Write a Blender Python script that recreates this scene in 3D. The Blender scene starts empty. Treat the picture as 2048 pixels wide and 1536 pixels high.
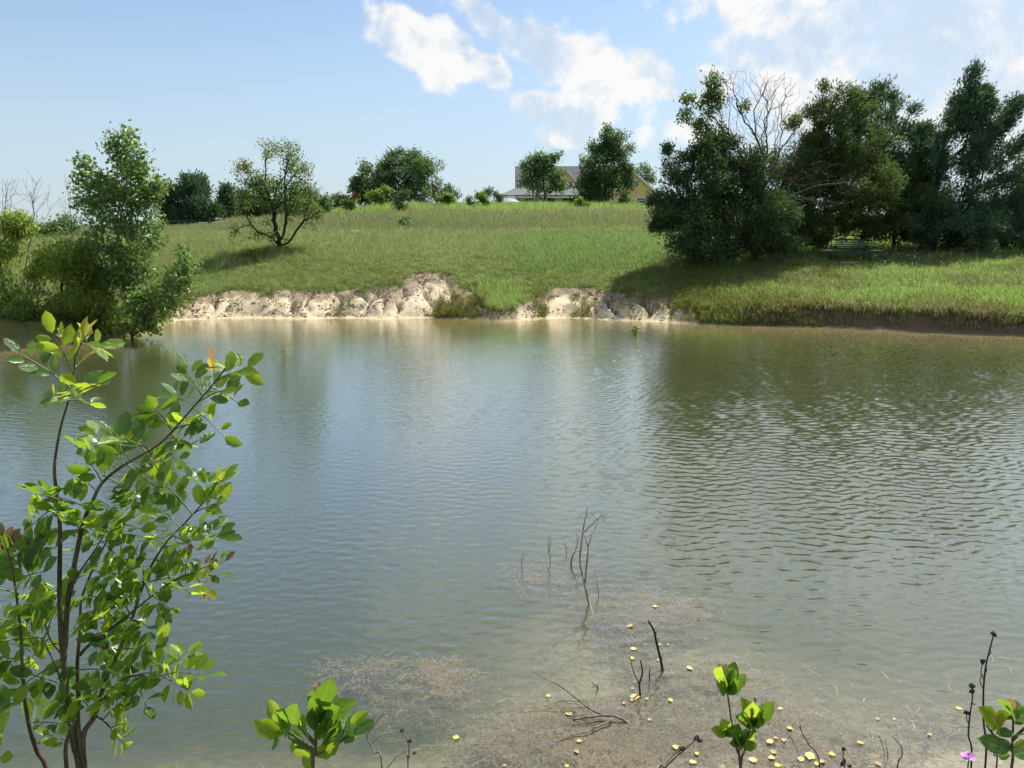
import bpy, math, random
import numpy as np
from mathutils import Vector, Matrix

# ------------------------------------------------------------------ camera, sky, sun, exposure
SC = bpy.context.scene
COL = SC.collection
RNG = np.random.default_rng(7)
random.seed(7)

FPX = 1500.0                      # focal length in pixels of a 2048 px wide frame
EYE = 3.6                         # eye height above the pond surface (m)
TILT = math.atan((768 - 475) / FPX)
CT, ST = math.cos(TILT), math.sin(TILT)

cam_data = bpy.data.cameras.new('camera')
cam_data.sensor_width = 36.0
cam_data.lens = FPX / 2048 * 36.0
cam_data.clip_start = 0.05
cam_data.clip_end = 9000.0
cam = bpy.data.objects.new('camera', cam_data)
COL.objects.link(cam)
cam.location = (0, 0, EYE)
cam.rotation_euler = (math.pi / 2 - TILT, 0, 0)
SC.camera = cam

SUN_EL = math.radians(56)
SUN_AZ = math.radians(43)         # clockwise from +Y (the view direction) towards +X
SUN_STRENGTH = 4.6
SKY_STRENGTH = 0.088
SC.view_settings.view_transform = 'Standard'
SC.view_settings.look = 'None'
SC.view_settings.gamma = 1.0
SC.view_settings.use_curve_mapping = False
SC.view_settings.exposure = 0.85
SC.cycles.use_denoising = True
SC.cycles.max_bounces = 10
SC.cycles.diffuse_bounces = 3
SC.cycles.glossy_bounces = 3
SC.cycles.transmission_bounces = 4
SC.cycles.transparent_max_bounces = 12
SC.cycles.volume_bounces = 0
SC.cycles.use_light_tree = False
SC.cycles.use_adaptive_sampling = True
SC.cycles.adaptive_threshold = 0.025
SC.cycles.sample_clamp_indirect = 4.0
SC.cycles.caustics_reflective = False
SC.cycles.caustics_refractive = False

sun_data = bpy.data.lights.new('sun', 'SUN')
sun_data.energy = SUN_STRENGTH
sun_data.angle = math.radians(0.53)
sun_data.color = (1.0, 0.95, 0.86)
sun = bpy.data.objects.new('sun', sun_data)
COL.objects.link(sun)
SUNV = Vector((math.sin(SUN_AZ) * math.cos(SUN_EL), math.cos(SUN_AZ) * math.cos(SUN_EL), math.sin(SUN_EL)))
sun.rotation_euler = SUNV.to_track_quat('Z', 'Y').to_euler()
sun.location = SUNV * 60


class NT:
    """Small helper for writing node trees."""
    def __init__(self, nt):
        self.nt = nt
        nt.nodes.clear()

    def node(self, kind, ins=None, **props):
        n = self.nt.nodes.new(kind)
        for k, v in props.items():
            setattr(n, k, v)
        for k, v in (ins or {}).items():
            self.put(n.inputs[k], v)
        return n

    def put(self, sock, v):
        if hasattr(v, 'is_output'):
            self.nt.links.new(v, sock)
        elif v is not None:
            if isinstance(v, (tuple, list)) and sock.type == 'RGBA' and len(v) == 3:
                v = (*v, 1.0)
            sock.default_value = v

    def m(self, op, a, b=None, c=None, clamp=False):
        n = self.nt.nodes.new('ShaderNodeMath')
        n.operation = op
        n.use_clamp = clamp
        for i, v in enumerate((a, b, c)):
            if v is not None:
                self.put(n.inputs[i], v)
        return n.outputs[0]

    def vm(self, op, a, b=None):
        n = self.nt.nodes.new('ShaderNodeVectorMath')
        n.operation = op
        self.put(n.inputs[0], a)
        if b is not None:
            if op == 'SCALE':
                self.put(n.inputs['Scale'], b)
            else:
                self.put(n.inputs[1], b)
        return n.outputs['Value'] if op in ('LENGTH', 'DOT_PRODUCT', 'DISTANCE') else n.outputs[0]

    def noise(self, vec, scale, detail=4, rough=0.55, dist=0.0, out='Fac', lac=2.0):
        n = self.node('ShaderNodeTexNoise', {'Vector': vec, 'Scale': scale, 'Detail': detail, 'Roughness': rough,
                                             'Distortion': dist, 'Lacunarity': lac})
        return n.outputs[out]

    def ramp(self, fac, lo, hi, a=0.0, b=1.0, smooth=True):
        n = self.node('ShaderNodeMapRange', {'Value': fac, 'From Min': lo, 'From Max': hi, 'To Min': a, 'To Max': b})
        n.interpolation_type = 'SMOOTHSTEP' if smooth else 'LINEAR'
        n.clamp = True
        return n.outputs['Result']

    def mix(self, fac, a, b, blend='MIX'):
        n = self.nt.nodes.new('ShaderNodeMix')
        n.data_type = 'RGBA'
        n.blend_type = blend
        self.put(n.inputs['Factor'], fac)
        self.put(n.inputs[6], a)
        self.put(n.inputs[7], b)
        return n.outputs[2]

    def xyz(self, x=0.0, y=0.0, z=0.0):
        return self.node('ShaderNodeCombineXYZ', {'X': x, 'Y': y, 'Z': z}).outputs[0]

    def sep(self, v):
        return self.node('ShaderNodeSeparateXYZ', {'Vector': v}).outputs


def pix_dir(px, py):
    """World direction of a point of the 2048 x 1536 frame."""
    a, b = px - 1024.0, 768.0 - py
    return np.array([a, FPX * CT + b * ST, -FPX * ST + b * CT])


def at(px, py, Y):
    """The point seen at (px, py) that stands Y metres ahead."""
    d = pix_dir(px, py)
    return np.array([0, 0, EYE]) + d * (Y / d[1])


def on_water(px, py):
    d = pix_dir(px, py)
    return np.array([0, 0, EYE]) + d * (-EYE / d[2])


def mpp(Y):
    return Y / FPX                # metres per frame pixel at a distance


# ---- world: Nishita sky with cumulus in it
def build_world():
    w = bpy.data.worlds.new('World')
    SC.world = w
    w.use_nodes = True
    T = NT(w.node_tree)
    sky = T.node('ShaderNodeTexSky', sky_type='NISHITA', sun_disc=False, sun_elevation=SUN_EL, sun_rotation=SUN_AZ,
                 altitude=200.0, air_density=1.0, dust_density=1.1, ozone_density=2.2)
    gen = T.node('ShaderNodeTexCoord').outputs['Generated']
    dirn = T.vm('NORMALIZE', gen)

    # cumulus banks: centre (frame pixel), half axes and tilt; turned into azimuth / elevation below
    def ae(px, py):
        d = pix_dir(px, py)
        return math.atan2(d[0], d[1]), d[2] / math.hypot(d[0], d[1])
    families = [   # tilt (degrees, falling to the right), aspect, [(px, py, half length, weight)]
        (28, .50, [(795, 58, 105, 1.0), (885, 105, 115, 1.0), (985, 152, 85, .9), (975, 48, 100, .95), (1080, 90, 115, 1.0),
                   (1205, 135, 130, .97), (1340, 170, 125, .88)]),
        (3, .70, [(1300, 140, 70, .95), (1415, 165, 90, .85), (1660, 90, 185, 1.15), (1790, 40, 235, 1.15), (1930, 110, 225, 1.15), (2060, 110, 210, 1.1),
                  (1650, 200, 170, .85), (1850, -90, 240, 1.0), (2080, -60, 220, 1.0), (1960, 230, 190, .85),
                  (1750, -330, 430, 1.15), (1250, -420, 420, 1.05), (2150, -450, 430, 1.1), (900, -560, 330, .9), (1500, -800, 600, 1.0)]),
        (8, .28, [(1150, 268, 150, .72), (1480, 270, 260, .72), (1130, 215, 200, .72)]),
        (32, .34, [(265, -6, 110, .46), (603, 258, 80, .30), (860, 330, 190, .34), (100, 200, 120, .24)])]

    o = T.sep(dirn)
    az = T.m('ARCTAN2', o['X'], o['Y'])
    el = T.m('DIVIDE', o['Z'], T.m('SQRT', T.m('ADD', T.m('MULTIPLY', o['X'], o['X']), T.m('MULTIPLY', o['Y'], o['Y']))))
    wob = T.noise(dirn, 13.0, 2, .5, out='Color')
    p2 = T.vm('ADD', T.xyz(az, el, 0.0), T.vm('SCALE', T.vm('SUBTRACT', wob, (.5, .5, .5)), 0.05))
    env = None
    for rot, asp, bl in families:
        c, s = math.cos(math.radians(-rot)), math.sin(math.radians(-rot))
        u = T.vm('DOT_PRODUCT', p2, (c, s, 0.0))
        v = T.vm('DOT_PRODUCT', p2, (-s / asp, c / asp, 0.0))
        pf = T.xyz(u, v, 0.0)
        for px, py, r, wgt in bl:
            a, e = ae(px, py)
            dist = T.vm('DISTANCE', pf, (a * c + e * s, (-a * s + e * c) / asp, 0.0))
            d = T.m('MULTIPLY_ADD', dist, -.80 * 1450.0 / r, wgt + .10)
            env = d if env is None else T.m('SMOOTH_MAX', env, d, .12)
    # the same broken cumulus goes on over the rest of the sky
    wide = T.ramp(T.noise(T.vm('MULTIPLY', dirn, (1, 1, 1.7)), 2.3, 2, .5), .38, .58, -.2, .95)
    outw = T.m('MAXIMUM', T.ramp(T.m('ABSOLUTE', az), .68, .95), T.ramp(el, .40, .60))
    env = T.m('MAXIMUM', env, T.m('SUBTRACT', T.m('MULTIPLY', T.m('ADD', wide, .5), outw), .5))

    b1 = T.noise(dirn, 9.0, 8, .60, .1)
    sunside = T.vm('ADD', dirn, T.vm('SCALE', (SUNV.x, SUNV.y, SUNV.z), .022))
    b2 = T.noise(sunside, 9.0, 5, .60, .1)
    wv = T.vm('ADD', dirn, T.vm('SCALE', wob, .05))
    c1 = T.node('ShaderNodeTexVoronoi', {'Vector': wv, 'Scale': 26.0}).outputs['Distance']
    f1 = T.m('ADD', T.m('MULTIPLY', b1, .84), T.m('MULTIPLY_ADD', c1, -.20, .17))
    f2 = T.m('ADD', b2, T.m('SUBTRACT', f1, b1))
    raw = T.m('ADD', T.m('MINIMUM', env, 1.0), T.m('MULTIPLY', T.m('SUBTRACT', f1, .48), 1.75))
    cover = T.ramp(raw, .40, .66)
    lit = T.ramp(T.m('ADD', T.m('SUBTRACT', f1, f2), T.m('MULTIPLY', T.m('SUBTRACT', 1.0, env), .12)), -.09, .13)
    thick = T.ramp(raw, .55, 1.4)
    veil = T.m('MULTIPLY', T.ramp(o['Z'], .36, -.02), .80)
    skyc = T.mix(veil, T.vm('SCALE', sky.outputs[0], SKY_STRENGTH), (0.315, 0.39, 0.44))
    ccol = T.mix(lit, (0.355, 0.405, 0.45), (0.545, 0.54, 0.53))
    opac = T.m('MULTIPLY', cover, T.m('ADD', .42, T.m('MULTIPLY', T.m('MAXIMUM', lit, T.m('MULTIPLY', thick, .8)), .53)))
    opac = T.m('MULTIPLY', opac, T.ramp(o['Z'], .0, .09))
    final = T.mix(opac, skyc, ccol)
    bg = T.node('ShaderNodeBackground', {'Color': final, 'Strength': 1.0})
    out = T.node('ShaderNodeOutputWorld')
    w.node_tree.links.new(bg.outputs[0], out.inputs[0])
    w.cycles.sampling_method = 'MANUAL'
    w.cycles.sample_map_resolution = 512


build_world()


# ------------------------------------------------------------------ helpers
def new_mesh(name, V, F, mat=None, smooth=False, parent=None, attrs=None, midx=None):
    """One mesh object from numpy vertices and a list of face arrays (each n x k)."""
    me = bpy.data.meshes.new(name)
    V = np.asarray(V, dtype=np.float32).reshape(-1, 3)
    if not isinstance(F, (list, tuple)):
        F = [F]
    F = [np.asarray(f, dtype=np.int32) for f in F if len(f)]
    me.vertices.add(len(V))
    me.vertices.foreach_set('co', V.ravel())
    nl = sum(f.size for f in F)
    npoly = sum(len(f) for f in F)
    if npoly:
        me.loops.add(nl)
        me.loops.foreach_set('vertex_index', np.concatenate([f.ravel() for f in F]))
        me.polygons.add(npoly)
        tot = np.concatenate([np.full(len(f), f.shape[1], np.int32) for f in F])
        st = np.concatenate([[0], np.cumsum(tot)[:-1]]).astype(np.int32)
        me.polygons.foreach_set('loop_start', st)
        me.polygons.foreach_set('loop_total', tot)
        me.polygons.foreach_set('use_smooth', np.full(npoly, bool(smooth)))
        if midx is not None:
            me.polygons.foreach_set('material_index', np.asarray(midx, np.int32))
    me.update(calc_edges=True)
    for k, a in (attrs or {}).items():
        at_ = me.attributes.new(k, 'FLOAT', 'POINT')
        at_.data.foreach_set('value', np.asarray(a, np.float32))
    for mm in (mat if isinstance(mat, (list, tuple)) else [mat]):
        if mm is not None:
            me.materials.append(mm)
    o = bpy.data.objects.new(name, me)
    COL.objects.link(o)
    if parent is not None:
        o.parent = parent
    return o


def tag(o, label=None, cat=None, group=None, kind=None):
    if label:
        o['label'] = label
    if cat:
        o['category'] = cat
    if group:
        o['group'] = group
    if kind:
        o['kind'] = kind
    return o


def empty(name, loc, label=None, cat=None, group=None):
    e = bpy.data.objects.new(name, None)
    e.empty_display_size = 0.2
    COL.objects.link(e)
    e.location = [float(v) for v in loc]
    return tag(e, label, cat, group)


class MB:
    """Collects vertices and faces in world space; build() subtracts the parent's place."""
    def __init__(self):
        self.V, self.Q, self.T, self.n, self.P = [], [], [], 0, []

    def add(self, V, Q=None, T=None):
        V = np.asarray(V, float).reshape(-1, 3)
        if Q is not None and len(Q):
            self.Q.append(np.asarray(Q, int).reshape(-1, 4) + self.n)
        if T is not None and len(T):
            self.T.append(np.asarray(T, int).reshape(-1, 3) + self.n)
        self.V.append(V)
        self.n += len(V)
        return self

    def box(self, c, s, rz=0.0, R=None):
        x, y, z = [v / 2 for v in s]
        V = np.array([[-x, -y, -z], [x, -y, -z], [x, y, -z], [-x, y, -z], [-x, -y, z], [x, -y, z], [x, y, z], [-x, y, z]])
        if R is None:
            cz, sz = math.cos(rz), math.sin(rz)
            R = np.array([[cz, -sz, 0], [sz, cz, 0], [0, 0, 1]])
        V = V @ np.asarray(R).T + np.asarray(c)
        return self.add(V, [[0, 3, 2, 1], [4, 5, 6, 7], [0, 1, 5, 4], [1, 2, 6, 5], [2, 3, 7, 6], [3, 0, 4, 7]])

    def hexa(self, V):
        return self.add(V, [[0, 3, 2, 1], [4, 5, 6, 7], [0, 1, 5, 4], [1, 2, 6, 5], [2, 3, 7, 6], [3, 0, 4, 7]])

    def tube(self, pts, rad, n=6, cap=True):
        V, Q, T = tube_np(pts, rad, n, cap)
        return self.add(V, Q, T)

    def build(self, name, mat, parent=None, smooth=False, origin=None, **kw):
        V = np.concatenate(self.V)
        if origin is None and parent is not None:
            origin = np.array(parent.location)
            if parent.parent is not None:
                origin = origin + np.array(parent.parent.location)
        if origin is not None:
            V = V - np.asarray(origin)
        F = []
        if self.Q:
            F.append(np.concatenate(self.Q))
        if self.T:
            F.append(np.concatenate(self.T))
        o = new_mesh(name, V, F, mat, smooth, parent, **kw)
        if parent is None and origin is not None:
            o.location = [float(v) for v in origin]
        return o


def tube_np(pts, rad, n=6, cap=True):
    """A tapered tube along a polyline."""
    P = np.asarray(pts, float)
    k = len(P)
    R = np.broadcast_to(np.asarray(rad, float), (k,))
    t = np.gradient(P, axis=0)
    t /= np.linalg.norm(t, axis=1, keepdims=True) + 1e-12
    ref = np.array([0.31, 0.95, 0.05]) if abs(t[0][2]) > .7 else np.array([0, 0, 1.0])
    u = np.cross(t[0], ref)
    u /= np.linalg.norm(u)
    V = np.empty((k, n, 3))
    a = np.arange(n) * 2 * np.pi / n
    for i in range(k):
        u = u - t[i] * (u @ t[i])
        u /= np.linalg.norm(u) + 1e-12
        v = np.cross(t[i], u)
        V[i] = P[i] + R[i] * (np.cos(a)[:, None] * u + np.sin(a)[:, None] * v)
    i, j = np.meshgrid(np.arange(k - 1), np.arange(n), indexing='ij')
    j2 = (j + 1) % n
    Q = np.stack([i * n + j, i * n + j2, (i + 1) * n + j2, (i + 1) * n + j], -1).reshape(-1, 4)
    V = V.reshape(-1, 3)
    T = np.zeros((0, 3), int)
    if cap:
        V = np.vstack([V, P[0], P[-1]])
        jj = np.arange(n)
        T = np.vstack([np.stack([np.full(n, k * n), (jj + 1) % n, jj], -1),
                       np.stack([np.full(n, k * n + 1), (k - 1) * n + jj, (k - 1) * n + (jj + 1) % n], -1)])
    return V, Q, T


_perm = np.random.default_rng(3).random((256, 256))


def vnoise(x, y, s=0):
    """Smooth value noise, 0..1."""
    x = np.asarray(x, float) + 17.3 * s
    y = np.asarray(y, float) + 9.1 * s
    ix, iy = np.floor(x).astype(int), np.floor(y).astype(int)
    fx, fy = x - ix, y - iy
    fx, fy = fx * fx * (3 - 2 * fx), fy * fy * (3 - 2 * fy)
    g = lambda a, b: _perm[a & 255, b & 255]
    return (g(ix, iy) * (1 - fx) + g(ix + 1, iy) * fx) * (1 - fy) + (g(ix, iy + 1) * (1 - fx) + g(ix + 1, iy + 1) * fx) * fy


def fbm(x, y, o=4, s=0, gain=.5):
    a, t, n = 1.0, 0.0, 0.0
    for i in range(o):
        t = t + a * vnoise(x * 2 ** i, y * 2 ** i, s + i * 3)
        n += a
        a *= gain
    return t / n


def sstep(a, b, x):
    t = np.clip((np.asarray(x, float) - a) / (b - a), 0, 1)
    return t * t * (3 - 2 * t)


def principled(name, build, rough=.8, spec=.3):
    """A procedural material: build(T) returns colour and optionally a dict of other inputs."""
    m = bpy.data.materials.new(name)
    m.use_nodes = True
    T = NT(m.node_tree)
    r = build(T)
    col, extra = r if isinstance(r, tuple) else (r, {})
    ins = {'Base Color': col, 'Roughness': rough, 'Specular IOR Level': spec}
    bump = extra.pop('bump', None)
    if bump:
        h, strength, dist = bump
        ins['Normal'] = T.node('ShaderNodeBump', {'Height': h, 'Strength': strength, 'Distance': dist}).outputs[0]
    ins.update(extra)
    b = T.node('ShaderNodeBsdfPrincipled', ins)
    o = T.node('ShaderNodeOutputMaterial')
    m.node_tree.links.new(b.outputs[0], o.inputs[0])
    return m


def flat(name, col, rough=.7, spec=.3, var=.12, scale=20.0, metal=0.0):
    """One colour with a little mottling."""
    def f(T):
        g = T.node('ShaderNodeTexCoord').outputs['Object']
        n = T.noise(g, scale, 5, .6)
        c = T.mix(n, tuple(v * (1 - var) for v in col), tuple(min(1, v * (1 + var)) for v in col))
        return c, {'Metallic': metal, 'bump': (n, .15, .01)}
    return principled(name, f, rough, spec)


def leaf_mat(name, cols, trans=.45, rough=.5, spec=.35, tint=(.30, .42, .05), noise_scale=.6, backgain=1.0):
    """Foliage: colour differs from leaf to leaf and in patches, and light passes through."""
    m = bpy.data.materials.new(name)
    m.use_nodes = True
    T = NT(m.node_tree)
    rnd = T.node('ShaderNodeNewGeometry').outputs['Random Per Island']
    pos = T.node('ShaderNodeNewGeometry').outputs['Position']
    big = T.noise(pos, noise_scale, 3, .6)
    r = T.node('ShaderNodeValToRGB', {'Fac': T.m('ADD', T.m('MULTIPLY', rnd, .6), T.m('MULTIPLY', T.ramp(big, .3, .7), .4))})
    els = r.color_ramp.elements
    els[0].position, els[0].color = 0.0, (*cols[0], 1)
    els[1].position, els[1].color = 1.0, (*cols[-1], 1)
    for i, c in enumerate(cols[1:-1]):
        e = els.new((i + 1) / (len(cols) - 1))
        e.color = (*c, 1)
    b = T.node('ShaderNodeBsdfPrincipled', {'Base Color': r.outputs[0], 'Roughness': rough, 'Specular IOR Level': spec})
    tcol = T.mix(.55, r.outputs[0], tint)
    tr = T.node('ShaderNodeBsdfTranslucent', {'Color': tcol})
    mx = T.node('ShaderNodeMixShader', {'Fac': trans, 1: b.outputs[0], 2: tr.outputs[0]})
    o = T.node('ShaderNodeOutputMaterial')
    m.node_tree.links.new(mx.outputs[0], o.inputs[0])
    return m

# ------------------------------------------------------------------ the pond's outline and the land
CLAYTOP = [(330, 596), (360, 588), (420, 578), (470, 572), (520, 577), (570, 570), (610, 572), (650, 578), (690, 576), (725, 590), (750, 575),
           (780, 556), (815, 543), (850, 537), (890, 543), (920, 566), (945, 580)]
CLAYTOP2 = [(1055, 598), (1090, 582), (1120, 571), (1150, 574), (1190, 576), (1230, 576), (1270, 580), (1310, 588), (1350, 600)]


def make_outline():
    far = [(2330, 692), (2200, 682), (2048, 673), (1930, 668), (1800, 662), (1700, 657), (1600, 654), (1500, 651), (1400, 648), (1300, 643), (1215, 640),
           (1130, 636), (1060, 639), (1000, 641), (950, 638), (850, 636), (760, 638), (700, 636), (600, 638), (500, 636), (420, 638),
           (360, 640), (318, 650), (285, 664), (220, 672), (150, 680), (60, 688), (-40, 692), (-170, 700)]
    pts = [(-5.5, 4.25), (-2, 4.3), (0, 4.22), (2, 4.25), (5.5, 4.3), (9.5, 6.6), (16, 13), (24, 20.5), (28, 24.5)]
    pts += [tuple(on_water(*p)[:2]) for p in far]
    pts += [(-25, 21.5), (-16, 13), (-9.5, 6.6)]
    P = np.array(pts)
    n = len(P)                                    # close and smooth (Catmull-Rom)
    out = []
    for i in range(n):
        p0, p1, p2, p3 = P[i - 1], P[i], P[(i + 1) % n], P[(i + 2) % n]
        for t in np.linspace(0, 1, 6)[:-1]:
            out.append(.5 * ((2 * p1) + (-p0 + p2) * t + (2 * p0 - 5 * p1 + 4 * p2 - p3) * t * t + (-p0 + 3 * p1 - 3 * p2 + p3) * t ** 3))
    return np.array(out)


POND = make_outline()


def shore_dist(x, y):
    """Signed distance to the shoreline: positive on land."""
    x, y = np.asarray(x, float).ravel(), np.asarray(y, float).ravel()
    best = np.full(x.shape, 1e9)
    inside = np.zeros(x.shape, bool)
    A, B = POND, np.roll(POND, -1, 0)
    for (ax, ay), (bx, by) in zip(A, B):
        dx, dy = bx - ax, by - ay
        t = np.clip(((x - ax) * dx + (y - ay) * dy) / (dx * dx + dy * dy + 1e-12), 0, 1)
        best = np.minimum(best, (x - ax - t * dx) ** 2 + (y - ay - t * dy) ** 2)
        c = (ay > y) != (by > y)
        inside ^= c & (x < (bx - ax) * (y - ay) / (by - ay + 1e-12) + ax)
    d = np.sqrt(best)
    return np.where(inside, -d, d)


CLAY_SLOPE = .60


def solve_top(px, py):
    """Where the line of sight over the clay's upper edge meets the clay slope."""
    sy = on_water(px, float(np.interp(px, [330, 1130, 1215, 1300, 1400], [637, 637, 640, 643.5, 648])))[1] + .12
    d = pix_dir(px, py)
    k = d[2] / d[1]
    Y = (EYE + CLAY_SLOPE * sy) / (CLAY_SLOPE - k)
    return at(px, py, Y)


def land_points():
    L = [solve_top(*p) for p in CLAYTOP[::2] + CLAYTOP2]
    L += [at(*p) for p in [
        (960, 600, 34.6), (1000, 606, 34.4), (1040, 602, 34.6), (1420, 612, 32.6), (1500, 615, 32), (1600, 620, 31), (1700, 622, 30.2), (1800, 626, 29.4), (1900, 632, 28.5),
        (2048, 640, 27.4), (2200, 650, 26.8), (2400, 655, 26),
        (270, 610, 31), (150, 615, 30), (0, 625, 29), (-200, 630, 28.5),
        (560, 503, 43), (330, 520, 42), (440, 510, 43), (680, 503, 43), (800, 503, 43), (950, 506, 42.5), (1100, 508, 42), (1250, 512, 41),
        (1400, 532, 38.5), (1480, 534, 38.2), (1560, 528, 39), (1640, 522, 40.5), (1760, 522, 40.5), (1900, 520, 40), (2048, 522, 39.5), (2300, 525, 39),
        (1600, 570, 35), (1800, 570, 34.5), (2000, 575, 33.5), (1200, 560, 37), (1300, 560, 36.5),
        (150, 530, 42), (0, 540, 40), (-250, 545, 40),
        (330, 475, 56), (450, 468, 57), (600, 470, 56), (800, 468, 56), (1000, 472, 54.5), (1250, 470, 53),
        (330, 464, 72), (450, 461, 75), (560, 456, 76), (640, 446, 80), (700, 435, 82), (800, 424, 84), (900, 424, 86), (1000, 428, 88),
        (1150, 429, 88), (1300, 430, 87), (1450, 455, 62), (1700, 488, 50), (2000, 488, 50), (1450, 430, 85), (1700, 440, 80), (2050, 450, 80),
        (1170, 414, 130), (1000, 414, 130), (1350, 416, 130), (800, 417, 125), (560, 446, 120), (400, 454, 110), (200, 460, 105), (0, 460, 100), (150, 478, 70), (0, 482, 65),
        (-300, 470, 90), (1700, 430, 130), (2100, 440, 130), (1170, 414, 165), (500, 440, 165), (1900, 436, 165)]]
    L += [np.array(p) for p in [(0, 0, 2.0), (-8, 0, 2.0), (8, 0, 2.0), (0, 2.2, 1.35), (-6, 2.2, 1.35), (6, 2.2, 1.35), (0, -15, 2.6), (-25, -10, 2.2), (25, -10, 2.2),
                                (30, 12, 1.9), (-30, 12, 1.7), (38, 28, 2.6), (-38, 32, 1.6), (60, 60, 3.5), (-60, 60, 2.5), (-70, 0, 2.2), (70, 0, 2.4), (0, -60, 3)]]
    return np.array(L)


LP_ = land_points()


def _tps_fit(P, lam=.6):
    S = 30.0
    X = P[:, :2] / S
    r = np.linalg.norm(X[:, None] - X[None], axis=2)
    K = np.where(r > 0, r * r * np.log(r + 1e-12), 0) + lam * 1e-3 * np.eye(len(P))
    Q = np.c_[np.ones(len(P)), X]
    A = np.block([[K, Q], [Q.T, np.zeros((3, 3))]])
    s = np.linalg.solve(A, np.r_[P[:, 2], 0, 0, 0])
    return X, s[:-3], s[-3:], S


_TPS = _tps_fit(LP_)


def base_height(x, y):
    X, w, a, S = _TPS
    x, y = np.asarray(x, float) / S, np.asarray(y, float) / S
    z = a[0] + a[1] * x + a[2] * y
    for (cx, cy), wi in zip(X, w):
        r2 = (x - cx) ** 2 + (y - cy) ** 2
        z = z + wi * np.where(r2 > 0, .5 * r2 * np.log(r2 + 1e-12), 0)
    far = sstep(150, 260, np.hypot(x * S, y * S))
    return z * (1 - far) + 5.0 * far


def px_of(x, y, z=1.0):
    """Frame column in which a point of the far bank stands."""
    dy, dz = np.asarray(y, float), z - EYE
    depth = dy * CT - dz * ST
    return 1024 + FPX * np.asarray(x, float) / np.maximum(depth, .5)


_gr = np.random.default_rng(11)
GULLY = np.cumsum(_gr.uniform(.5, 1.7, 80)) - 20.0
GDEPTH = _gr.uniform(.25, 1.0, 80)


def gully_field(x, d):
    """Erosion grooves that run down the clay face: 1 on a groove, 0 on a rounded fin."""
    xs = x + 1.5 * (fbm(x * .55 + 3, d * .9 + 5, 3, 4) - .5) * np.clip(d, 0, 3) + .22 * (vnoise(x * 2.2, d * 2.4, 8) - .5)
    i = np.clip(np.searchsorted(GULLY, xs), 1, len(GULLY) - 1)
    l, r = xs - GULLY[i - 1], GULLY[i] - xs
    near = np.minimum(l, r)
    gd = np.where(l < r, GDEPTH[i - 1], GDEPTH[i])
    w = GULLY[i] - GULLY[i - 1]
    fin = np.sqrt(np.clip(1 - ((l - r) / w) ** 2, 0, 1))
    return np.exp(-(near / .12) ** 2) * gd, fin * np.clip(w, .3, 1.4)


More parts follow.
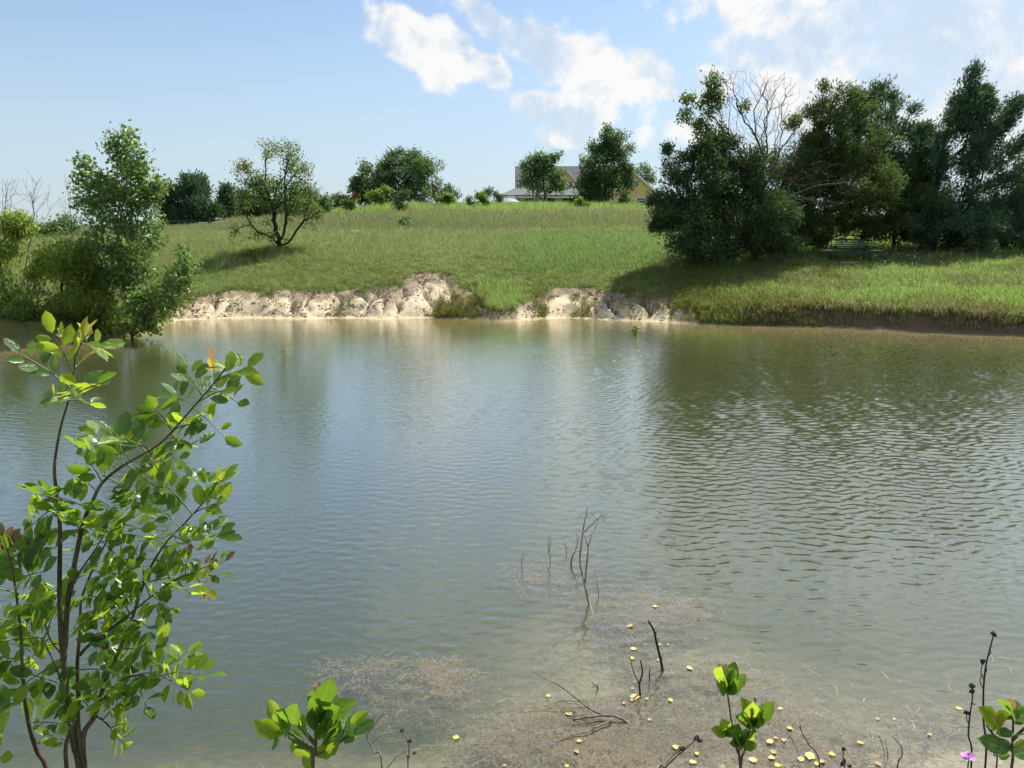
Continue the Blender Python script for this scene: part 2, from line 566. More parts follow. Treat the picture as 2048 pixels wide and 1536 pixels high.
def heights(x, y, want='z'):
    x, y = np.asarray(x, float), np.asarray(y, float)
    shp = x.shape
    x, y = x.ravel(), y.ravel()
    d = shore_dist(x, y)
    px = px_of(x, y)
    B = base_height(x, y) + (.10 + .22 * sstep(1380, 1550, px) * (y > 20)) * (fbm(x * .5, y * .5, 4, 2) - .5) + .5 * (fbm(x * .07, y * .07, 2, 6) - .5) * sstep(50, 80, y)
    front = (y > 20)
    clay = sstep(325, 352, px) * (1 - sstep(1330, 1460, px)) * front
    mound = sstep(958, 975, px) * (1 - sstep(1030, 1048, px)) * front
    clayw = clay * (1 - .55 * mound)
    g, fin = gully_field(x, d)
    dp = np.maximum(d, 0)
    up = sstep(.25, .9, dp)
    beach = .10 * np.minimum(dp / .45, 1.0)
    ccap = beach + CLAY_SLOPE * np.maximum(dp - .30, 0) + up * (.13 * fin - .50 * g + .34 * (fbm(x * 1.0 + 7, d * .35, 3, 61) - .5) + .34 * (fbm(x * 1.9 + 3, d * 1.4, 4, 63) - .5)) * (1 - .8 * sstep(.6, 1.05, CLAY_SLOPE * dp / np.maximum(B, .3))) + .05 * (fbm(x * 3.1, d * 3.3, 3, 9) - .5)
    right = sstep(1400, 1560, px) * front
    edge = .9 * (fbm(x * .8, y * .8, 4, 13) - .5)
    rcap = (.10 * np.minimum(dp / .3, 1) + 2.3 * np.maximum(dp - .28 - edge, 0))
    ncap = .52 * dp
    lcap = .9 * dp
    other = np.where(y < 12, ncap, lcap)
    cap = clayw * ccap + (1 - clayw) * (right * rcap + (1 - right) * (mound * (1.7 * dp + .05) + (1 - mound) * other))
    k = .10
    h = np.clip(.5 + .5 * (cap - B) / k, 0, 1)
    z = cap * (1 - h) + B * h - k * h * (1 - h)
    # pond floor: a shallow shelf off the near bank on the right, deeper elsewhere
    din = np.maximum(-d, 0)
    shelf = sstep(-1.8, 1.2, x + .25 * (y - 5)) * (1 - sstep(9, 14, y))
    dn = din + 1.6 * (fbm(x * .45, y * .45, 3, 23) - .5) * sstep(.3, 1.5, din)
    depth_shelf = .05 * np.minimum(din, .9) + .075 * np.maximum(dn - .5, 0) + .05 * np.maximum(dn - 2.2, 0) ** 2
    depth_shelf = depth_shelf * (1 + .9 * sstep(1.2, 3.2, x))
    depth_deep = .42 * din
    depth_far = .022 * np.minimum(din, 3.0) + .08 * np.maximum(din - 3.0, 0) + .3 * np.maximum(din - 4.5, 0)
    dep = np.where(y > 20, depth_far, shelf * depth_shelf + (1 - shelf) * depth_deep)
    dep = np.minimum(dep, 2.4) - .03 * (fbm(x * 2, y * 2, 3, 21) - .5) * sstep(.2, .8, din)
    z = np.where(d > 0, z, -dep - .01)
    if want == 'z':
        return z.reshape(shp)
    bare = clayw * sstep(.02, .16, (B - z) + np.minimum(.55 * (fbm(x * 1.15 + 4, y * 1.3, 3, 71) - .52), 0) * sstep(.5, 1.2, dp) * (1 - .8 * sstep(1060, 1090, px))) * (d > -1.5)
    rim = clayw * sstep(.0, .06, B - z) * (1 - sstep(.12, .42, B - z + .3 * (fbm(x * 2, y * 2, 3, 73) - .5)))
    soil = (1 - clayw) * right * sstep(.05, .22, B - z) * (d > -.5)
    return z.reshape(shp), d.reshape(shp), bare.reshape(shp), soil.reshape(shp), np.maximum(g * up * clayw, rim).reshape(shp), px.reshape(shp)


def ground(x, y):
    return float(heights(np.array([x]), np.array([y]))[0])


def graded(segs):
    out = [segs[0][0]]
    for a, b, s0, s1 in segs:
        v, t = a, 0
        L = b - a
        pts = []
        while v < b - 1e-6:
            f = (v - a) / L
            v += s0 + (s1 - s0) * f
            pts.append(v)
        pts = np.array(pts)
        pts = a + (pts - a) * (b - a) / (pts[-1] - a)
        out += list(pts)
    return np.array(out)


def build_ground():
    xs = graded([(-4000, -60, 900, 6), (-60, -17, 3, .3), (-17, 9, .12, .12), (9, 24, .16, .4), (24, 70, .5, 6), (70, 4000, 8, 900)])
    ys = graded([(-600, -4, 120, 1.0), (-4, 4, .5, .2), (4, 13, .14, .5), (13, 26, .8, .2), (26, 33, .16, .14), (33, 37.5, .08, .08), (37.5, 60, .2, .8), (60, 140, 1.0, 3), (140, 6000, 4, 1200)])
    X, Y = np.meshgrid(xs, ys)
    z, d, bare, soil, g, px = heights(X, Y, 'all')
    nx, ny = len(xs), len(ys)
    V = np.stack([X, Y, z], -1).reshape(-1, 3)
    i, j = np.meshgrid(np.arange(ny - 1), np.arange(nx - 1), indexing='ij')
    Q = np.stack([i * nx + j, i * nx + j + 1, (i + 1) * nx + j + 1, (i + 1) * nx + j], -1).reshape(-1, 4)
    wet = 1 - sstep(.02, .28, z)
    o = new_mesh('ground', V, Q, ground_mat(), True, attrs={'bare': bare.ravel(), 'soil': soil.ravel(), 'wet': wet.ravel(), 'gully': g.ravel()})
    tag(o, kind='structure')
    return o


def ground_mat():
    def f(T):
        pos = T.node('ShaderNodeNewGeometry').outputs['Position']
        at_ = lambda n: T.node('ShaderNodeAttribute', attribute_name=n).outputs['Fac']
        n1 = T.noise(pos, .35, 5, .6)
        n2 = T.noise(pos, 3.0, 5, .65)
        n3 = T.noise(pos, 14.0, 5, .7)
        n4 = T.noise(pos, 55.0, 3, .7)
        turf = T.mix(T.ramp(n1, .35, .65), (.075, .095, .026), (.14, .155, .045))
        turf = T.mix(T.ramp(n2, .45, .75), turf, (.13, .105, .055))
        clay = T.mix(T.ramp(n2, .3, .7), (.51, .43, .285), (.66, .57, .405))
        clay = T.mix(T.m('MULTIPLY', T.ramp(n3, .52, .68), .55), clay, (.27, .20, .13))
        clay = T.mix(T.m('MULTIPLY', T.ramp(n4, .60, .70), .6), clay, (.17, .125, .08))
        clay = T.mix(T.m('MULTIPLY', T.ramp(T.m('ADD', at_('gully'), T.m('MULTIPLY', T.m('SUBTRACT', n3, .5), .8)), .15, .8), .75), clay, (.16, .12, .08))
        dark = T.mix(n3, (.055, .045, .032), (.15, .122, .085))
        b = T.ramp(T.m('ADD', at_('bare'), T.m('MULTIPLY', T.m('SUBTRACT', n3, .5), .9)), .35, .6)
        s = T.ramp(T.m('ADD', at_('soil'), T.m('MULTIPLY', T.m('SUBTRACT', n3, .5), .5)), .35, .6)
        c = T.mix(b, turf, clay)
        c = T.mix(s, c, dark)
        wet = at_('wet')
        floor_ = T.mix(T.ramp(n3, .35, .65), (.23, .20, .12), (.41, .36, .24))
        z = T.sep(pos)['Z']
        c = T.mix(T.m('MULTIPLY', wet, .35), c, (.30, .22, .13))
        gold = T.mix(T.ramp(n3, .35, .65), (.40, .31, .13), (.54, .43, .21))
        floor_ = T.mix(T.ramp(T.sep(pos)['Y'], 16.0, 22.0), floor_, gold)
        c = T.mix(T.ramp(z, .01, -.02), c, floor_)
        h = T.m('ADD', T.m('MULTIPLY', n3, .7), T.m('MULTIPLY', n4, .3))
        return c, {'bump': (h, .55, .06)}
    return principled('ground_earth', f, .92, .15)


GROUND = build_ground()


# ------------------------------------------------------------------ the water
def water_mat():
    m = bpy.data.materials.new('pond_water')
    m.use_nodes = True
    T = NT(m.node_tree)
    pos = T.node('ShaderNodeNewGeometry').outputs['Position']
    st = T.vm('MULTIPLY', pos, (1.0, 2.4, 1.0))
    fine = T.noise(st, 5.5, 3, .55)
    bump = T.node('ShaderNodeBump', {'Height': fine, 'Strength': .5, 'Distance': .012}).outputs[0]
    inc = T.node('ShaderNodeNewGeometry').outputs['Incoming']
    cosv = T.m('ABSOLUTE', T.vm('DOT_PRODUCT', inc, bump))
    fr = T.m('ADD', .035, T.m('MULTIPLY', .965, T.m('POWER', T.m('SUBTRACT', 1.0, cosv, clamp=True), 2.6)), clamp=True)
    gl = T.node('ShaderNodeBsdfGlossy', {'Color': (1, 1, 1), 'Roughness': .03, 'Normal': bump})
    tr = T.node('ShaderNodeBsdfTransparent', {'Color': (1, 1, 1)})
    mx = T.node('ShaderNodeMixShader', {'Fac': fr, 1: tr.outputs[0], 2: gl.outputs[0]})
    vol = T.node('ShaderNodeVolumePrincipled', {'Color': (.25, .298, .12), 'Density': WATER_DENSITY, 'Anisotropy': .0})
    o = T.node('ShaderNodeOutputMaterial')
    m.node_tree.links.new(mx.outputs[0], o.inputs['Surface'])
    m.node_tree.links.new(vol.outputs[0], o.inputs['Volume'])
    return m


WATER_DENSITY = 2.1


def wave_height(x, y):
    g = np.random.default_rng(5)
    h = np.zeros_like(x)
    n = 90
    lam = np.exp(g.uniform(math.log(.09), math.log(.25), n))
    ang = np.pi / 2 + .10 + g.normal(0, .55, n)
    ph = g.uniform(0, 2 * np.pi, n)
    for l, a, p in zip(lam, ang, ph):
        k = 2 * np.pi / l
        slope = .0158 * (l / .25) ** .1
        h += slope / k * np.sin(k * (np.cos(a) * x + np.sin(a) * y) + p)
    calm = sstep(.35, .62, fbm(x * .13 + 2, y * .16, 3, 31))
    rough = .45 + .75 * calm
    rough = rough * (.60 + .85 * sstep(-2, 5, x - .12 * (y - 8)))
    rough = rough * (.50 + .50 * sstep(6, 12, y + .1 * np.abs(x)))
    return h * rough


def build_water():
    ts = graded([(-1.5, -.74, .07, .006), (-.74, .74, .0030, .0030), (.74, 1.5, .006, .07)])
    ys = [3.9]
    while ys[-1] < 36.5:
        ys.append(ys[-1] * 1.0034)
    ys = np.array(ys)
    T_, Y = np.meshgrid(ts, ys)
    X = T_ * Y
    Z = wave_height(X, Y)
    nx, ny = len(ts), len(ys)
    V = np.stack([X, Y, Z], -1).reshape(-1, 3)
    i, j = np.meshgrid(np.arange(ny - 1), np.arange(nx - 1), indexing='ij')
    Q = np.stack([i * nx + j, i * nx + j + 1, (i + 1) * nx + j + 1, (i + 1) * nx + j], -1).reshape(-1, 4)
    loop = np.concatenate([np.arange(nx), np.arange(1, ny) * nx + nx - 1, (ny - 1) * nx + np.arange(nx - 2, -1, -1), np.arange(ny - 2, 0, -1) * nx])
    base = V[loop].copy()
    base[:, 2] = -3.2
    n0, L = len(V), len(loop)
    V = np.vstack([V, base, [[0, 20, -3.2]]])
    k = np.arange(L)
    k2 = (k + 1) % L
    S = np.stack([loop[k], n0 + k, n0 + k2, loop[k2]], -1)
    Bt = np.stack([np.full(L, n0 + L), n0 + k2, n0 + k], -1)
    o = new_mesh('water', V, [np.vstack([Q, S]), Bt], water_mat(), True)
    tag(o, kind='structure')
    return o


WATER = build_water()

# ------------------------------------------------------------------ trees: skeletons grown through a cloud of twig ends
def unit(v):
    v = np.asarray(v, float)
    return v / (np.linalg.norm(v, axis=-1, keepdims=True) + 1e-12)


def in_blobs(blobs, D, n, rng, depth=.9, clump=12, rc=.22, shell=.35):
    """Points in clumps spread through ellipsoids given as (px, py, rx, ry[, depth shift]) at distance D."""
    sc = mpp(D)
    w = np.array([b[2] * b[3] for b in blobs], float) ** .8
    w /= w.sum()
    pts = []
    nc = max(1, n // clump)
    for k in range(nc):
        b = blobs[rng.choice(len(blobs), p=w)]
        u = rng.normal(size=3)
        u /= np.linalg.norm(u)
        r = (shell + (1 - shell) * rng.random()) ** .5
        c = at(b[0], b[1], D + (b[4] if len(b) > 4 else 0))
        e = np.array([b[2] * sc, max(b[2] * sc * depth, .3), b[3] * sc])
        cc = c + u * r * e
        rad = rc * e.mean() * rng.uniform(.6, 1.3)
        pts.append(cc + rng.normal(size=(clump, 3)) * rad * np.array([1, 1, .75]))
    return np.vstack(pts)


def grow(trunks, A, bf=.35, seg=.35, jit=.10, rng=RNG, smooth=2):
    """Joins twig ends A to the trunk polylines by a spanning tree that keeps paths short."""
    P, par, pl = [], [], []
    for tr in trunks:
        tr = np.asarray(tr, float)
        if P:
            Q = np.array(P)
            j = int(np.argmin(np.linalg.norm(Q - tr[0], axis=1)))
        else:
            j = -1
        for p in tr:
            pl.append(0 if j < 0 else pl[j] + np.linalg.norm(p - P[j]))
            P.append(p)
            par.append(j)
            j = len(P) - 1
    P0 = np.array(P)
    n = len(A)
    if n:
        d = np.linalg.norm(A[:, None] - P0[None], axis=2) + bf * np.array(pl)[None]
        bp = np.argmin(d, 1)
        cost = d[np.arange(n), bp]
        free = np.ones(n, bool)
        for _ in range(n):
            a = int(np.argmin(np.where(free, cost, 1e9)))
            free[a] = False
            P.append(A[a])
            par.append(int(bp[a]))
            L = pl[bp[a]] + np.linalg.norm(A[a] - P[bp[a]])
            pl.append(L)
            nc = np.linalg.norm(A - A[a], axis=1) + bf * L
            better = free & (nc < cost)
            cost[better] = nc[better]
            bp[better] = len(P) - 1
    P, par = [np.array(p) for p in P], list(par)
    m = len(P)
    for i in range(m):                            # split long links, with kinks
        j = par[i]
        if j < 0:
            continue
        L = np.linalg.norm(P[i] - P[j])
        k = int(L / seg)
        prev = j
        for t in range(1, k + 1):
            f = t / (k + 1)
            P.append(P[j] * (1 - f) + P[i] * f + rng.normal(size=3) * jit * min(L, 1.0) * .5)
            par.append(prev)
            prev = len(P) - 1
        par[i] = prev
    P, par = np.array(P), np.array(par)
    kids = [[] for _ in P]
    for i, j in enumerate(par):
        if j >= 0:
            kids[j].append(i)
    order, stack = [], [i for i in range(len(P)) if par[i] < 0]
    while stack:
        i = stack.pop()
        order.append(i)
        stack += kids[i]
    for _ in range(smooth):
        Q = P.copy()
        for i in order:
            if par[i] >= 0 and kids[i]:
                Q[i] = .5 * P[i] + .25 * P[par[i]] + .25 * P[kids[i][0]]
        P = Q
    return P, par, kids, order


def radii(P, par, kids, order, tip, expo=2.4, cap=None, gain=1.0):
    r = np.zeros(len(P))
    for i in reversed(order):
        r[i] = tip if not kids[i] else max(tip, (sum(r[k] ** expo for k in kids[i])) ** (1 / expo) * 1.004)
    r = tip + (r - tip) * gain
    if cap:
        r = np.where(r > cap * .5, cap * .5 + (cap * .5) * np.tanh((r - cap * .5) / (cap * .5)), r)
    return r


def wood(P, par, kids, order, r, sides=5, thin=3):
    mb = MB()
    used = np.zeros(len(P), bool)
    for s in order:
        if used[s] and par[s] >= 0:
            continue
        path = ([par[s]] if par[s] >= 0 else []) + [s]
        used[s] = True
        i = s
        while kids[i]:
            i = max(kids[i], key=lambda k: r[k])
            used[i] = True
            path.append(i)
        if len(path) < 2:
            continue
        rr = r[path].copy()
        if par[s] >= 0:
            rr[0] = rr[1]
        mb.tube(P[path], rr, sides if rr.max() > .03 else thin, cap=rr.max() > .03)
    return mb


def leaf_quads(C, D, S, L, W, fold=.0):
    """Diamond leaves: base C, direction D, side S."""
    n = len(C)
    L, W = np.broadcast_to(L, n)[:, None], np.broadcast_to(W, n)[:, None]
    N = np.cross(D, S)
    V = np.stack([C, C + D * L * .45 + S * W * .5 + N * W * fold, C + D * L, C + D * L * .45 - S * W * .5 + N * W * fold], 1)
    Q = np.arange(n * 4).reshape(-1, 4)
    return V.reshape(-1, 3), Q


def rand_dirs(n, rng):
    return unit(rng.normal(size=(n, 3)))


def broad_leaves(T, n, size, rng, spread=.16, aspect=.7, flat_=.35, droop=.25):
    """n leaves round each twig end T."""
    C = np.repeat(T, n, 0) + rng.normal(size=(len(T) * n, 3)) * spread
    N = rand_dirs(len(C), rng) + np.array([0, 0, flat_])
    N = unit(N)
    D = unit(np.cross(N, rand_dirs(len(C), rng)) + np.array([0, 0, -droop]))
    S = unit(np.cross(N, D))
    L = size * rng.uniform(.6, 1.25, len(C))
    return leaf_quads(C, D, S, L, L * aspect, .12)


def hanging_leaves(T, n, rng, size=.14, spread=.2, drop=.7):
    """Willow: slips of leaf along short drooping twigs."""
    m = len(T) * n
    C = np.repeat(T, n, 0) + rng.normal(size=(m, 3)) * spread * np.array([1, 1, .6])
    C[:, 2] -= rng.random(m) * drop * .45
    D = unit(rng.normal(size=(m, 3)) * np.array([.55, .55, .45]) + np.array([0, 0, -.75]))
    S = unit(np.cross(D, rand_dirs(m, rng)))
    L = size * rng.uniform(.6, 1.3, m)
    return leaf_quads(C, D, S, L, L * .24, .1)


def sprays(T, dirs, n, rng, size=.22, spread=.13, cone=.65, width=.24):
    """Juniper: short scaly sprays that follow the branch."""
    m = len(T) * n
    C = np.repeat(T, n, 0) + rng.normal(size=(m, 3)) * spread
    D = unit(np.repeat(dirs, n, 0) + rng.normal(size=(m, 3)) * cone)
    S = unit(np.cross(D, rand_dirs(m, rng)))
    L = size * rng.uniform(.5, 1.3, m)
    return leaf_quads(C, D, S, L, L * width * rng.uniform(.7, 1.4, m), .1)


def tips_of(P, par, kids, r, limit):
    i = np.array([k for k in range(len(P)) if r[k] <= limit and par[k] >= 0])
    return i


def bark(name, a, b):
    def f(T):
        g = T.node('ShaderNodeTexCoord').outputs['Object']
        n = T.noise(T.vm('MULTIPLY', g, (1, 1, .25)), 18.0, 5, .65)
        return T.mix(T.ramp(n, .3, .7), a, b), {'bump': (n, .6, .02)}
    return principled(name, f, .9, .1)


M_BARK = bark('bark_grey', (.055, .042, .032), (.15, .12, .095))
M_BARK_DARK = bark('bark_dark', (.018, .013, .010), (.055, .040, .030))
M_BARK_PALE = bark('bark_pale', (.20, .18, .155), (.40, .37, .33))
M_TWIG = bark('twig_grey', (.10, .078, .068), (.22, .18, .16))
M_TWIG_D = bark('twig_dark', (.055, .045, .040), (.14, .115, .10))
M_COTTON = leaf_mat('cottonwood_leaf', [(.055, .115, .034), (.10, .175, .05), (.17, .25, .085)], .46, .36, .5, (.32, .50, .09))
M_WILLOW = leaf_mat('willow_leaf', [(.09, .15, .032), (.15, .225, .044), (.23, .30, .07)], .60, .45, .4, (.50, .64, .10))
M_WILLOW_D = leaf_mat('willow_leaf_deep', [(.055, .10, .026), (.095, .155, .036), (.15, .215, .055)], .56, .5, .35, (.42, .56, .09))
M_JUN = leaf_mat('juniper_spray', [(.028, .060, .028), (.050, .095, .038), (.085, .135, .048)], .22, .6, .25, (.18, .30, .06))
M_JUN_O = leaf_mat('juniper_spray_olive', [(.034, .066, .025), (.062, .104, .033), (.105, .150, .046)], .26, .6, .25, (.24, .34, .06))
M_JUN_B = leaf_mat('juniper_spray_blue', [(.028, .064, .040), (.048, .098, .054), (.080, .140, .072)], .22, .6, .25, (.18, .32, .09))
M_OAK = leaf_mat('oak_leaf', [(.030, .070, .028), (.056, .11, .038), (.10, .165, .055)], .32, .45, .4, (.24, .40, .08))
M_OAK_L = leaf_mat('oak_leaf_light', [(.05, .10, .038), (.085, .15, .055), (.145, .215, .085)], .38, .45, .4, (.28, .44, .11))
M_MESQ = leaf_mat('locust_leaf', [(.045, .09, .024), (.085, .145, .034), (.15, .21, .054)], .45, .5, .3, (.32, .44, .08))
M_MESQ_Y = leaf_mat('locust_leaf_yellowing', [(.10, .14, .03), (.15, .185, .045), (.21, .205, .06)], .45, .5, .3, (.36, .32, .06))
M_LIME = leaf_mat('fresh_leaf', [(.07, .13, .018), (.11, .20, .025), (.17, .26, .04)], .45, .45, .3, (.30, .42, .05))


def settle(px, py, D):
    """Foot of a tree: the ground below the pixel column at distance D."""
    p = at(px, py, D)
    p[2] = ground(p[0], p[1]) - .03
    return p


def tree(name, label, cat, foot, trunk_px, blobs, D, mat, seed, tips=260, n=14, kind='broad', bf=.35, size=.12, tip_r=.006, cap=.2,
         bark_m=None, group=None, clump=12, rc=.22, depth=.9, spread=.16, wind=(0, 0, 1), extra=None, seg=.4, shell=.35, limit=None, gain=1.0, **kw):
    rng = np.random.default_rng(seed)
    base = settle(*foot)
    e = empty(name, base, label, cat, group)
    trunks = []
    for ti, tr in enumerate(trunk_px):
        pts = [at(p[0], p[1], D + (p[2] if len(p) > 2 else 0)) for p in tr]
        if ti == 0 or kw.get('multi'):
            off = np.array([0, 0, 0]) if ti == 0 else np.array([(pts[0][0] - base[0]) * .3, rng.normal() * .1, 0])
            pts = [base + off] + pts
        pts = np.array(pts)
        dense = [pts[0]]
        for a, b in zip(pts[:-1], pts[1:]):
            k = max(1, int(np.linalg.norm(b - a) / seg))
            for t in range(1, k + 1):
                dense.append(a + (b - a) * t / k + rng.normal(size=3) * .02)
        trunks.append(np.array(dense))
    A = in_blobs(blobs, D, tips, rng, depth, clump, rc, shell)
    if extra is not None:
        A = np.vstack([A, extra(rng)])
    gz = heights(A[:, 0], A[:, 1])
    gz = np.maximum(gz, 0.0)
    A[:, 2] = np.maximum(A[:, 2], gz + kw.get('clear', .12))
    P, par, kids, order = grow(trunks, A, bf, seg, .12, rng)
    r = radii(P, par, kids, order, tip_r, kw.get('expo', 2.4), cap, gain)
    wood(P, par, kids, order, r).build('trunk', bark_m or M_BARK, e, True)
    if n > 0:
        idx = tips_of(P, par, kids, r, limit or tip_r * 2.2)
        T = P[idx]
        if kind == 'broad':
            V, Q = broad_leaves(T, n, size, rng, spread, kw.get('aspect', .7), kw.get('flat_', .35), kw.get('droop', .25))
        elif kind == 'willow':
            V, Q = hanging_leaves(T, n, rng, size, spread, kw.get('drop', .7))
        else:
            d = unit(P[idx] - P[par[idx]]) + np.asarray(wind) * .8 + np.array([0, 0, .35])
            V, Q = sprays(T, unit(d), n, rng, size, spread, kw.get('cone', .6), kw.get('width', .26))
        mats = mat if isinstance(mat, (list, tuple)) else [mat]
        mi = None
        if len(mats) > 1:
            C = V.reshape(-1, 4, 3)[:, 0]
            mi = kw['pick'](C, rng)
        c = MB().add(V, Q).build('crown', mats, e, False, midx=mi)
    return e


# ---- left bank: cottonwood, willows and dead wood round them
tree('cottonwood_tree', 'tall upright cottonwood with small glossy leaves rising from the willows', 'tree', (178, 640, 28.5),
     [[(196, 628), (212, 590), (225, 540), (236, 470), (246, 400), (256, 330), (262, 275)], [(225, 540), (255, 500), (275, 450)], [(230, 500), (205, 450), (190, 400)]],
     [(258, 300, 40, 40), (250, 350, 62, 55), (215, 420, 58, 55), (275, 430, 45, 60), (245, 480, 62, 60), (262, 545, 50, 45), (160, 348, 14, 14), (168, 330, 6, 12), (240, 560, 50, 40), (285, 370, 30, 40), (200, 380, 40, 40), (300, 400, 18, 30)],
     28.5, M_COTTON, 21, tips=1150, n=10, size=.14, spread=.15, aspect=.85, clump=9, rc=.20, tip_r=.005, cap=.11, bark_m=M_BARK_PALE, flat_=.15)
tree('cottonwood_tree', 'small cottonwood leaning out over the water below the clay bank', 'tree', (262, 668, 27.3),
     [[(275, 666, -.3), (292, 645, -.5), (315, 612, -.6), (345, 570, -.7), (372, 525, -.8)], [(292, 645, -.5), (285, 620, -.6)]],
     [(350, 560, 30, 26), (372, 535, 20, 18), (320, 600, 34, 26), (285, 615, 28, 30), (300, 640, 34, 20), (262, 655, 18, 10), (365, 512, 10, 12), (385, 545, 12, 10)],
     27.0, M_COTTON, 22, tips=420, n=9, size=.14, spread=.14, aspect=.85, clump=8, rc=.25, tip_r=.005, cap=.06, flat_=.15, clear=.06)
tree('willow_tree', 'bright yellow-green willow at the edge of the picture before dead branches', 'tree', (-25, 640, 27.5),
     [[(-20, 600), (-12, 540), (5, 480)]], [(12, 452, 42, 30), (-15, 500, 45, 40), (40, 440, 20, 18), (-30, 560, 40, 40)],
     27.5, M_WILLOW, 23, tips=320, n=22, kind='willow', size=.20, spread=.16, cap=.10, bark_m=M_BARK_DARK)
tree('willow_tree', 'rounded light green weeping willow standing left of the tall cottonwood', 'tree', (120, 640, 28.0),
     [[(118, 640), (122, 600), (126, 550), (135, 500)]], [(135, 498, 54, 38), (160, 530, 40, 42), (105, 520, 44, 36), (175, 560, 24, 26)],
     28.0, M_WILLOW, 24, tips=400, n=20, kind='willow', size=.20, spread=.17, cap=.12, bark_m=M_BARK_DARK)
tree('willow_tree', 'deep green willow bending low over the water at the left edge', 'tree', (40, 662, 27.4),
     [[(50, 655), (75, 625), (108, 604)], [(50, 655), (25, 610), (10, 580)]], [(60, 590, 75, 34), (15, 620, 55, 45), (95, 578, 40, 22), (20, 660, 50, 20), (-30, 620, 50, 50), (20, 560, 50, 36)],
     27.3, M_WILLOW_D, 25, tips=330, n=14, kind='willow', size=.20, spread=.18, cap=.13, bark_m=M_BARK_DARK, clear=.05)
tree('willow_tree', 'low pale willow in front of the cottonwood trunk', 'tree', (165, 660, 27.6),
     [[(168, 640), (172, 610), (180, 585)]], [(170, 585, 44, 24), (200, 600, 34, 26), (150, 605, 30, 22), (220, 625, 30, 18)],
     27.5, M_WILLOW, 26, tips=280, n=18, kind='willow', size=.19, spread=.16, cap=.07, bark_m=M_BARK_DARK)
tree('scrub_bush', 'sparse grey-green brush between the cottonwood and the bare clay', 'bush', (238, 655, 28.2),
     [[(240, 630), (250, 590)]], [(262, 565, 34, 40), (245, 620, 45, 30), (215, 640, 30, 18), (285, 600, 20, 30)],
     28.2, M_MESQ, 27, tips=420, n=4, size=.09, spread=.12, tip_r=.004, cap=.03, bark_m=M_TWIG, clear=.04)
tree('brush_thicket', 'tangle of dark dead brush at the waterline beneath the willows', 'brush', (110, 672, 26.9),
     [[(100, 655), (85, 640)], [(112, 650), (140, 630)], [(108, 660), (160, 645)]], [(95, 645, 60, 26), (150, 640, 50, 24), (60, 660, 40, 14)],
     26.9, M_WILLOW_D, 28, tips=420, n=0, tip_r=.005, cap=.05, bark_m=M_BARK_DARK, clear=.03, clump=3, rc=.4, bf=.15)


def fan(px, top, base_py, D, w, n):
    def f(rng):
        out = []
        for _ in range(n):
            t = rng.random() ** .7
            py = base_py + (top - base_py) * t
            out.append(at(px + rng.normal() * w * (.3 + .7 * (1 - abs(t - .6))), py, D + rng.normal() * .5))
        return np.array(out)
    return f


tree('dead_tree', 'bare dead sapling with forked grey branches above the willows', 'dead tree', (58, 600, 29),
     [[(50, 545), (58, 500), (66, 450), (67, 400), (66, 360), (48, 332)], [(67, 430), (85, 405), (98, 388)], [(66, 470), (90, 445), (106, 405)], [(66, 410), (45, 385), (33, 372)]],
     [(66, 400, 6, 20)], 29, M_WILLOW, 29, tips=24, n=0, tip_r=.005, cap=.07, bark_m=M_TWIG, extra=fan(66, 350, 470, 29, 30, 60), bf=.6, clump=4)
tree('dead_tree', 'thin bare dead sapling close beside the tall cottonwood', 'dead tree', (144, 600, 29.2),
     [[(144, 560), (144, 480), (142, 420), (137, 375), (128, 345)], [(144, 440), (130, 415), (116, 392)], [(143, 440), (152, 425), (156, 415)]],
     [(140, 400, 6, 20)], 29.2, M_WILLOW, 30, tips=12, n=0, tip_r=.004, cap=.05, bark_m=M_TWIG, extra=fan(138, 350, 450, 29.2, 16, 36), bf=.6, clump=4)
tree('dead_tree', 'leafless grey thicket of twigs at the very left edge', 'dead tree', (0, 600, 29),
     [[(4, 560), (8, 480), (10, 420), (16, 380)], [(8, 440), (25, 405), (22, 362)]],
     [(10, 400, 10, 20)], 29, M_WILLOW, 31, tips=12, n=0, tip_r=.005, cap=.06, bark_m=M_TWIG, extra=fan(10, 355, 470, 29, 22, 60), bf=.6, clump=4)

tree('scrub_bush', 'hazy pale scrub on the rise behind the bare dead saplings', 'bush', (105, 470, 62),
     [[(105, 460), (106, 450)]], [(92, 455, 26, 12), (125, 448, 24, 14), (60, 462, 24, 9), (150, 452, 20, 12)], 62, M_OAK_L, 33, tips=260, n=12, size=.2, spread=.25, tip_r=.01, cap=.06, seg=.7)

# ---- the lone tree on the grass slope
def lone_pick(C, rng):
    px = px_of(C[:, 0], C[:, 1])
    top = at(0, 345, 43)[2]
    return np.where(((C[:, 2] > top) & (px < 545) & (rng.random(len(C)) < .6)) | ((C[:, 2] > top + .6) & (rng.random(len(C)) < .25)), 1, 0)


